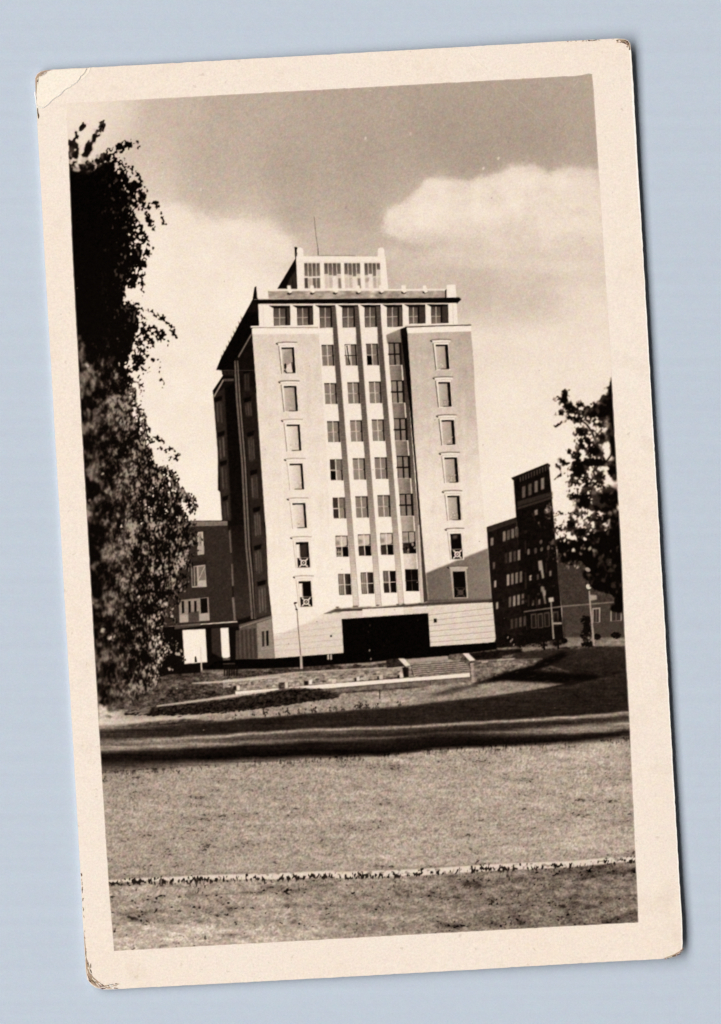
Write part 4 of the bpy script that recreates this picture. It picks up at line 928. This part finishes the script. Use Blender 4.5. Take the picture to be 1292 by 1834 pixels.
def g3(v): return (v, v, v)
def col(r, g, b, k=ALB): return tuple(float(v) * k for v in srgb((r, g, b)))

# backing sheet of the scanner lid
mb = Mat('backing', .8, .03)
c = mb.mix('MIX', mb.noise(9, 3), col(196, 206, 218), col(203, 211, 221))
c = mb.mix('MULTIPLY', 1., c, mb.ramp(mb.noise(3600, 3, .75), [(.28, (.91, .92, .93)), (.72, (1.02, 1.02, 1.02))]))
c = mb.mix('MULTIPLY', 1., c, mb.ramp(mb.noise(120, 2, .5, (.04, 6, 1)), [(.35, g3(.975)), (.65, g3(1.0))]))
c = mb.chroma(c, 900, .035)
mb.color(c)
# card stock: aged cream paper
def paper(name, base, dirt=.5):
    m = Mat(name, .7, .03)
    c = m.mix('MIX', m.ramp(m.noise(42, 4, .6), [(.35, g3(0)), (.7, g3(1))]), base, tuple(v * w for v, w in zip(base, (1., .965, .93))))
    c = m.mix('MULTIPLY', 1., c, m.ramp(m.noise(3200, 3, .8), [(.28, (.86, .85, .84)), (.72, (1.04, 1.04, 1.04))]))
    c = m.mix('MULTIPLY', dirt, c, m.ramp(m.noise(900, 2, .5), [(.24, (.72, .68, .64)), (.30, g3(1))]))
    c = m.mix('MULTIPLY', dirt, c, m.ramp(m.noise(160, 3, .6), [(.28, (.9, .87, .83)), (.42, g3(1))]))
    c = m.chroma(c, 1000, .05)
    m.color(c); m.bump(m.noise(1400, 3), .12, .00003); return m
M_CARD = paper('card_paper', col(251, 236, 221)); M_BARE = paper('bare_paper', col(255, 243, 226), .25); M_EDGE = paper('card_edge', col(255, 250, 243), .2)
M_WORN = paper('worn_paper', col(188, 162, 138), 1.); M_GRIME = paper('grimy_paper', col(106, 86, 72), 1.)
# the printed emulsion: silver-gelatin tone from the print data, with paper grain showing through
def emulsion():
    m = Mat('print_emulsion', .6, .0)
    at = m.n.new('ShaderNodeAttribute'); at.attribute_name = 'ink'
    c = m.mix('MULTIPLY', 1., at.outputs['Color'], m.ramp(m.noise(3600, 3, .75), [(.28, (.88, .875, .87)), (.72, (1.03, 1.03, 1.03))]))
    tint = m.n.new('ShaderNodeTexNoise'); tint.inputs['Scale'].default_value = 1000; tint.inputs['Detail'].default_value = 3; m.l.new(m.tc.outputs['Object'], tint.inputs['Vector'])
    c = m.mix('OVERLAY', .16, c, tint.outputs['Color'])
    c = m.mix('ADD', 1., c, m.ramp(m.noise(2400, 2, .7), [(.4, g3(0)), (.75, (.0010, .0007, .0005))]))
    m.color(c); m.bump(m.noise(1400, 3), .1, .00003); return m
M_PRINT = emulsion()

# ------------------------------------------------------------------ objects
def link(o, parent=None, **p):
    scene.collection.objects.link(o); o.parent = parent
    for k, v in p.items(): o[k] = v
    return o
def mesh(name, verts, faces, mat, parent=None, smooth=False, **p):
    me = bpy.data.meshes.new(name); me.from_pydata([tuple(v) for v in verts], [], [tuple(f) for f in faces]); me.update()
    me.materials.append(mat)
    if smooth: me.polygons.foreach_set('use_smooth', [True] * len(me.polygons))
    return link(bpy.data.objects.new(name, me), parent, **p)

SX, SY = 0.9, 0.9
mesh('backing_sheet', [(-SX, -SY, 0), (SX, -SY, 0), (SX, SY, 0), (-SX, SY, 0)], [(0, 1, 2, 3)], mb.m, kind='structure',
     label='pale blue grey backing sheet under the postcard', category='surface')

THICK = 0.00042
def lift(x, y):
    """height of the card's underside: it lies flat at the left and curls up a little at right, top and foot"""
    u = np.clip((np.asarray(x, float) - 100) / 1080., 0, 1); v = np.clip((np.asarray(y, float) - 90) / 1660., 0, 1)
    return 0.00012 + 0.00065 * u ** 2.4 + 0.00040 * (2 * v - 1) ** 6
def top(x, y): return lift(x, y) + THICK

card = bpy.data.objects.new('postcard', None); card.empty_display_size = .02
link(card, None, label='old sepia picture postcard of a tower block, cream border, worn corners', category='postcard')

# outline of the card, traced in image pixels, clockwise from the upper left corner
rr = np.random.RandomState(21)
key = [(64, 152), (63.5, 140), (67, 133), (74, 128), (82, 126.4), (97, 125), (240, 117.4), (520, 102), (780, 87.6), (1000, 75.3), (1069, 71.8), (1104, 70), (1117, 71), (1124, 73.2), (1128.3, 79),
       (1130, 90), (1133.6, 144), (1141, 272), (1154, 490), (1166, 700), (1191, 1120), (1204, 1350), (1217, 1580), (1221, 1640), (1222.6, 1688), (1221.5, 1699), (1217, 1706), (1207, 1711.5), (1185, 1716.4),
       (1040, 1724.2), (818, 1737.6), (600, 1749.8), (350, 1763.4), (211, 1770.6), (186, 1771.4), (172, 1768.5), (163, 1762), (157, 1754), (154.4, 1740), (150, 1668), (141, 1497), (110.6, 974), (80.6, 459), (68, 233)]
out = []
for a, b in zip(key, key[1:] + key[:1]):
    n = max(1, int(math.dist(a, b) / 7))
    for i in range(n):
        f = i / n; j = .2 if n > 2 else .1
        out.append((a[0] + (b[0] - a[0]) * f + rr.normal(0, j), a[1] + (b[1] - a[1]) * f + rr.normal(0, j)))
gx = [(x, y) for x in range(90, 1215, 45) for y in range(95, 1760, 45)]
def inside(p, poly_, marg=0):
    x, y = p; c = False; n = len(poly_)
    for i in range(n):
        (ax, ay), (bx_, by_) = poly_[i], poly_[i - 1]
        if (ay > y) != (by_ > y) and x < (bx_ - ax) * (y - ay) / (by_ - ay) + ax: c = not c
    return c
def sheet(name, outline, mat, parent, zbase, thick, step=45, rim=None, **p):
    """a thin curved sheet cut to an outline, with real thickness"""
    xs = [q[0] for q in outline]; ys = [q[1] for q in outline]
    pts = [Vector(q) for q in outline]; n = len(pts)
    ins = [Vector((x, y)) for x in np.arange(min(xs) + step / 2, max(xs), step) for y in np.arange(min(ys) + step / 2, max(ys), step) if inside((x, y), outline) and min((Vector((x, y)) - q).length for q in pts[::2]) > step * .35]
    v2, _, fs, *_ = delaunay_2d_cdt(pts + ins, [(i, (i + 1) % n) for i in range(n)], [list(range(n))], 1, 1e-4)
    k = len(v2); V = []; 
    for q in v2: V.append(W(q.x, q.y, float(zbase(q.x, q.y)) + thick))
    for q in v2: V.append(W(q.x, q.y, float(zbase(q.x, q.y))))
    Fc = []
    for f in fs:
        f = list(f)
        a = sum(v2[f[i]].x * v2[f[(i + 1) % len(f)]].y - v2[f[(i + 1) % len(f)]].x * v2[f[i]].y for i in range(len(f)))
        if a > 0: f = f[::-1]                   # y is flipped into the world
        Fc.append(f); Fc.append([i + k for i in f[::-1]])
    for i in range(n):
        j = (i + 1) % n; Fc.append([i, j, j + k, i + k])
    o = mesh(name, V, Fc, mat, parent, **p)
    bm = bmesh.new(); bm.from_mesh(o.data); bmesh.ops.recalc_face_normals(bm, faces=bm.faces); bm.to_mesh(o.data); bm.free()
    if rim: o.data.materials.append(rim); [setattr(f, 'material_index', 1) for f in o.data.polygons if abs(f.normal.z) < .4]
    return o
stock = sheet('card_stock', out, M_CARD.m, card, lift, THICK, 60, M_EDGE.m, label='cream paper card with irregular rounded corners')

# white paper core on the right-hand cut edge, its highlight put into the colour
EPS = 0.000014
def strip(name, pts, wid, mat, dz=EPS, **p):
    V = []; Fc = []
    for i, (x, y) in enumerate(pts):
        a = pts[max(0, i - 1)]; b = pts[min(len(pts) - 1, i + 1)]; dx, dy = b[0] - a[0], b[1] - a[1]; l = math.hypot(dx, dy) or 1
        w = wid[i] if isinstance(wid, (list, tuple, np.ndarray)) else wid
        nx, ny_ = dy / l, -dx / l
        for s in (0, -1): V.append(W(x + nx * w * s, y + ny_ * w * s, float(top(x + nx * w * s, y + ny_ * w * s)) + dz + (0 if s else dz)))
    for i in range(len(pts) - 1): Fc.append((2 * i, 2 * i + 1, 2 * i + 3, 2 * i + 2))
    o = mesh(name, V, Fc, mat, card, **p)
    if o.data.polygons and sum(f.normal.z for f in o.data.polygons) < 0: o.data.flip_normals()
    return o
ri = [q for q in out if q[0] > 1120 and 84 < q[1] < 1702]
strip('edge_highlight', [(x - .4, y) for x, y in ri], [1.5 + .8 * abs(math.sin(i * .11)) * (.7 + .3 * rr.rand()) + (1.2 if i < 40 else 0) for i in range(len(ri))], M_EDGE.m, label='white paper along the right cut edge, with a painted highlight')

# lifted surface layer at the upper left corner
tear = [(156.5, 122.4), (152, 131), (143, 140), (138, 148), (127, 155), (116, 162), (110, 169), (98, 177), (90, 185), (82, 191.5), (73, 193.8), (67.5, 191), (65.8, 175), (64.6, 160)]
cornr = [(66, 146), (69, 138), (76, 132), (84, 128.6), (97, 126.2), (130, 124.2)]
fl = []
for a, b in zip(tear, tear[1:]):
    n = max(1, int(math.dist(a, b) / 3))
    for i in range(n): fl.append((a[0] + (b[0] - a[0]) * i / n + rr.normal(0, .5), a[1] + (b[1] - a[1]) * i / n + rr.normal(0, .5)))
fl += [tear[-1]] + cornr
sheet('peeled_corner', fl, M_BARE.m, card, lambda x, y: top(x, y) + EPS * 2 + 0.00001 * max(0., min(1., ((x - 64) + (y - 124) - 28) / 62.)), 0.000025, 9, label='lifted torn paper layer at the upper left corner')
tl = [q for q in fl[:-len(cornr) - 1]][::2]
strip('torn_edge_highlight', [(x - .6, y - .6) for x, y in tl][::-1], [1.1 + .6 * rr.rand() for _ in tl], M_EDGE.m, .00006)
strip('torn_edge_sliver', [(163, 122), (160, 131), (153, 138.5), (147, 142)], [2.2, 4, 3.4, .6], M_BARE.m, EPS * 1.2)


# worn corners: ragged flakes of darker, delaminated paper
def flakes(name, path, wid, n, mats, seed, lo=1.2, hi=4.0, **p):
    q = np.random.RandomState(seed); seg = [math.dist(a, b) for a, b in zip(path[:-1], path[1:])]; tot = sum(seg)
    o0 = None; V = []; Fc = []; mi = []
    for i in range(n):
        d = q.rand() * tot
        for s0, a, b in zip(seg, path[:-1], path[1:]):
            if d <= s0: break
            d -= s0
        f = d / s0; dx, dy = (b[0] - a[0]) / s0, (b[1] - a[1]) / s0; off = q.rand() * wid
        x = a[0] + (b[0] - a[0]) * f - dy * off; y = a[1] + (b[1] - a[1]) * f + dx * off
        l = q.uniform(lo, hi); w = q.uniform(.35, .9); an = math.atan2(dy, dx) + q.normal(0, .25); ca, sa = math.cos(an), math.sin(an); z = EPS * (1 + 5 * q.rand())
        k = len(V)
        for u, v in ((-l, -w * .4), (0, -w), (l, -w * .3), (l * .7, w), (-l * .6, w)):
            xx, yy = x + u * ca - v * sa, y + u * sa + v * ca; V.append(W(xx, yy, float(top(xx, yy)) + z))
        Fc.append(list(range(k, k + 5))); mi.append(q.randint(len(mats)))
    o = mesh(name, V, Fc, mats[0].m, card, **p)
    if name == 'corner_fibre' and seed == 13:
        for v in o.data.vertices: v.co.z += .00011
    for m in mats[1:]: o.data.materials.append(m.m)
    o.data.polygons.foreach_set('material_index', mi); 
    if sum(f.normal.z for f in o.data.polygons) < 0: o.data.flip_normals()
    return o
BL = [(211, 1769.6), (186, 1770), (173, 1767), (165, 1761), (158.5, 1752.5), (155.8, 1740), (153.5, 1712), (150.5, 1672)]
band_ = [(204, 1767), (190, 1766), (178, 1758), (166, 1748), (158, 1736), (154.6, 1700), (151, 1668), (150.8, 1672), (153.4, 1712), (155.2, 1740), (158, 1752), (164.4, 1761), (173, 1767.4), (186, 1770.2), (200, 1769.8)]
sheet('worn_corner', band_, M_WORN.m, card, lambda x, y: top(x, y) - .00004, .00005, 8, label='worn brown layered corner at the lower left')
flakes('corner_fibre', BL[::-1][1:], -8.5, 60, [M_GRIME, M_WORN, M_BARE], 3, 2, 6)
flakes('corner_fibre', [(192, 1767.5), (209, 1768.5)], -6, 26, [M_EDGE, M_EDGE, M_BARE], 5, 1.5, 4)
TRc = [(1104, 71.6), (1116, 72.2), (1123.4, 74.6), (1127.2, 80), (1128.6, 90)]
sheet('worn_corner', [(1106, 71), (1117, 71.6), (1123.6, 73.8), (1127.6, 79.6), (1129.4, 90), (1127.6, 87), (1122, 81.5), (1114, 77)], M_WORN.m, card, lambda x, y: top(x, y) - .00004, .00005, 4, label='scuffed brown corner at the upper right')
flakes('corner_fibre', TRc, 6, 44, [M_GRIME, M_GRIME, M_WORN], 7, .8, 2.2)
sheet('worn_corner', [(1186, 1715.6), (1207, 1710.8), (1216.6, 1705.6), (1221.8, 1698), (1220, 1701), (1213, 1704.6), (1205, 1709)], M_WORN.m, card, lambda x, y: top(x, y) - .00004, .00005, 4, label='rubbed brown corner at the lower right')
flakes('corner_fibre', [(1190, 1714.6), (1207, 1710.4), (1217, 1705), (1221.6, 1697)], 3, 30, [M_GRIME, M_WORN], 9, .8, 2.4)
sheet('worn_corner', [(64.8, 178), (64.2, 152), (64, 141), (67.4, 134), (74, 129), (82, 127), (92, 126), (84, 129), (76.5, 132.6), (70, 138.4), (67, 146), (66.4, 160)], M_WORN.m, card, lambda x, y: top(x, y) + .00006, .00002, 3, label='browned rim of the upper left corner')
flakes('corner_fibre', [(66.2, 150), (67.6, 142), (71, 136.4), (77.6, 131.4), (86, 128.8)], 2, 26, [M_WORN, M_WORN, M_GRIME, M_BARE], 13, .8, 2.4)
flakes('edge_fibre', [(1048, 73.6), (1069, 72.4)], 1, 12, [M_GRIME], 15, 1, 3); flakes('edge_fibre', [(1000, 76), (1100, 71)], .8, 12, [M_WORN], 16, .8, 2)
flakes('edge_fibre', [(154.4, 1712), (149.6, 1630), (145.6, 1560)], .7, 18, [M_WORN, M_WORN, M_GRIME], 17, 1.2, 4)
flakes('edge_fibre', [(69, 212), (67.4, 195)], .9, 16, [M_GRIME], 31, 1.5, 4)
# fine creases: low ridges in the paper
def crease(pts, w, h):
    V = []; Fc = []
    for i, (x, y) in enumerate(pts):
        a = pts[max(0, i - 1)]; b = pts[min(len(pts) - 1, i + 1)]; dx, dy = b[0] - a[0], b[1] - a[1]; l = math.hypot(dx, dy); nx, ny_ = -dy / l, dx / l
        e = 1 if 0 < i < len(pts) - 1 else .2
        for s, z in ((-1, 0), (0, h * e), (1, 0)): V.append(W(x + nx * w * s, y + ny_ * w * s, float(top(x, y)) + EPS * .6 + z))
    for i in range(len(pts) - 1):
        for j in (0, 1): Fc.append((3 * i + j, 3 * i + j + 1, 3 * i + j + 4, 3 * i + j + 3))
    o = mesh('crease', V, Fc, M_BARE.m, card)
    if sum(f.normal.z for f in o.data.polygons) < 0: o.data.flip_normals()
crease([(839, 92), (843, 100), (849, 106.5), (857, 114), (866, 122), (874, 129), (880, 136)], .9, .000012)
crease([(846, 110), (856, 119.5), (864, 128), (870, 136)], .6, .000008)
crease([(1098, 467.5), (1106, 468.6), (1112, 468)], .6, .00002)

# ------------------------------------------------------------------ the print itself, laid on the card as one sheet cut into its picture regions
ink = np.stack([np.interp(tone, _t, c_) for c_ in (_r, _g, _b)], -1)
ink = (srgb(ink) * ALB).astype(np.float32)
LE = np.array([(182, 119.4), (258, 122), (459, 130), (588, 137), (760, 146), (950, 157), (1126, 167), (1340, 179.5), (1594, 195.5), (1703, 204.5)])
RE = np.array([(134.6, 1060.6), (159, 1063), (280, 1070.6), (691, 1096.6), (807, 1103), (1000, 1113.7), (1155, 1120), (1276, 1127), (1499, 1136.7), (1619, 1142.5), (1651.6, 1143.2)])
NU, NV = 760, 1240
uu = np.linspace(0, 1, NU + 1); vv = np.linspace(0, 1, NV + 1)
V_, U_ = np.meshgrid(vv, uu, indexing='ij')
yl = 185.5 + (1703 - 185.5) * V_; yr = 134.6 + (1651.6 - 134.6) * V_
yl = yl - 0; xl = np.interp(yl, LE[:, 0], LE[:, 1]); xr = np.interp(yr, RE[:, 0], RE[:, 1])
wob = np.random.RandomState(8)
def rough_edge(n, amp, step=6):
    return amp * np.interp(np.arange(n), np.arange(0, n + step, step), wob.normal(0, 1, len(np.arange(0, n + step, step))))
PX = xl + (xr - xl) * U_; PY = yl + (yr - yl) * U_
PY = PY + 3.2 * np.sin(np.pi * U_) * (1 - V_) * 0 + (rough_edge(NU + 1, .2)[None] * (V_ < .002)) + (rough_edge(NU + 1, .22)[None] * (V_ > .998))
PX = PX + rough_edge(NV + 1, .16)[:, None] * (U_ < .002) + rough_edge(NV + 1, .16)[:, None] * (U_ > .998)
# the little bulge of the mask at the print's upper right corner
PY -= 2.6 * np.exp(-((PX - 1053) / 9) ** 2) * np.exp(-(V_ / .004) ** 2)
def bil(a, x, y):
    x = np.clip(x - CX0 - .5, 0, CW - 1.001); y = np.clip(y - CY0 - .5, 0, CH - 1.001); xi = x.astype(int); yi = y.astype(int)
    fx = (x - xi)[..., None]; fy = (y - yi)[..., None]
    return (a[yi, xi] * (1 - fx) + a[yi, xi + 1] * fx) * (1 - fy) + (a[yi + 1, xi] * (1 - fx) + a[yi + 1, xi + 1] * fx) * fy
inkv = bil(ink, PX, PY)
# the image dies away softly into the border within about a pixel of its edge
kk = np.minimum(np.minimum(np.arange(NU + 1)[None] + 0 * V_, np.arange(NU, -1, -1)[None] + 0 * V_), np.minimum(np.arange(NV + 1)[:, None] + 0 * V_, np.arange(NV, -1, -1)[:, None] + 0 * V_))
ea = np.interp(kk, [0, 1, 2], [.45, .85, 1.])[..., None]
inkv = inkv * ea + np.array(col(250, 228, 210)) * (1 - ea)
cx = (PX[:-1, :-1] + PX[1:, 1:]) / 2; cy = (PY[:-1, :-1] + PY[1:, 1:]) / 2
rid = region[np.clip((cy - CY0).astype(int), 0, CH - 1), np.clip((cx - CX0).astype(int), 0, CW - 1)]
PZ = top(PX, PY) + EPS
cnt = np.bincount(rid.ravel(), minlength=len(REG))
objs = {}
flatx = np.stack([(PX - FW / 2) * M_PER_PX, (FH / 2 - PY) * M_PER_PX, PZ], -1).reshape(-1, 3).astype(np.float32)
flatc = np.concatenate([inkv.reshape(-1, 3), np.ones(((NV + 1) * (NU + 1), 1))], 1).astype(np.float32)
MINF = 14
parent_of = [p for _, p, _ in REG]
small = [k for k in range(len(REG)) if cnt[k] < MINF and parent_of[k] is not None]
for k in small: rid[rid == k] = parent_of[k]
for k, (name, par, label) in enumerate(REG):
    jj, ii = np.nonzero(rid == k)
    if len(jj) < 1: continue
    a = jj * (NU + 1) + ii; q = np.stack([a + NU + 1, a + NU + 2, a + 1, a], 1)
    idx, inv = np.unique(q.ravel(), return_inverse=True)
    me = bpy.data.meshes.new(name); nf = len(q)
    me.vertices.add(len(idx)); me.vertices.foreach_set('co', flatx[idx].ravel())
    me.loops.add(nf * 4); me.loops.foreach_set('vertex_index', inv.astype(np.int32).ravel())
    me.polygons.add(nf); me.polygons.foreach_set('loop_start', np.arange(0, nf * 4, 4, dtype=np.int32))
    me.update(calc_edges=True)
    at = me.attributes.new('ink', 'FLOAT_COLOR', 'POINT'); at.data.foreach_set('color', flatc[idx].ravel())
    me.materials.append(M_PRINT.m)
    o = link(bpy.data.objects.new(name, me), objs[par] if par is not None else card)
    if label: o['label'] = label
    objs[k] = o
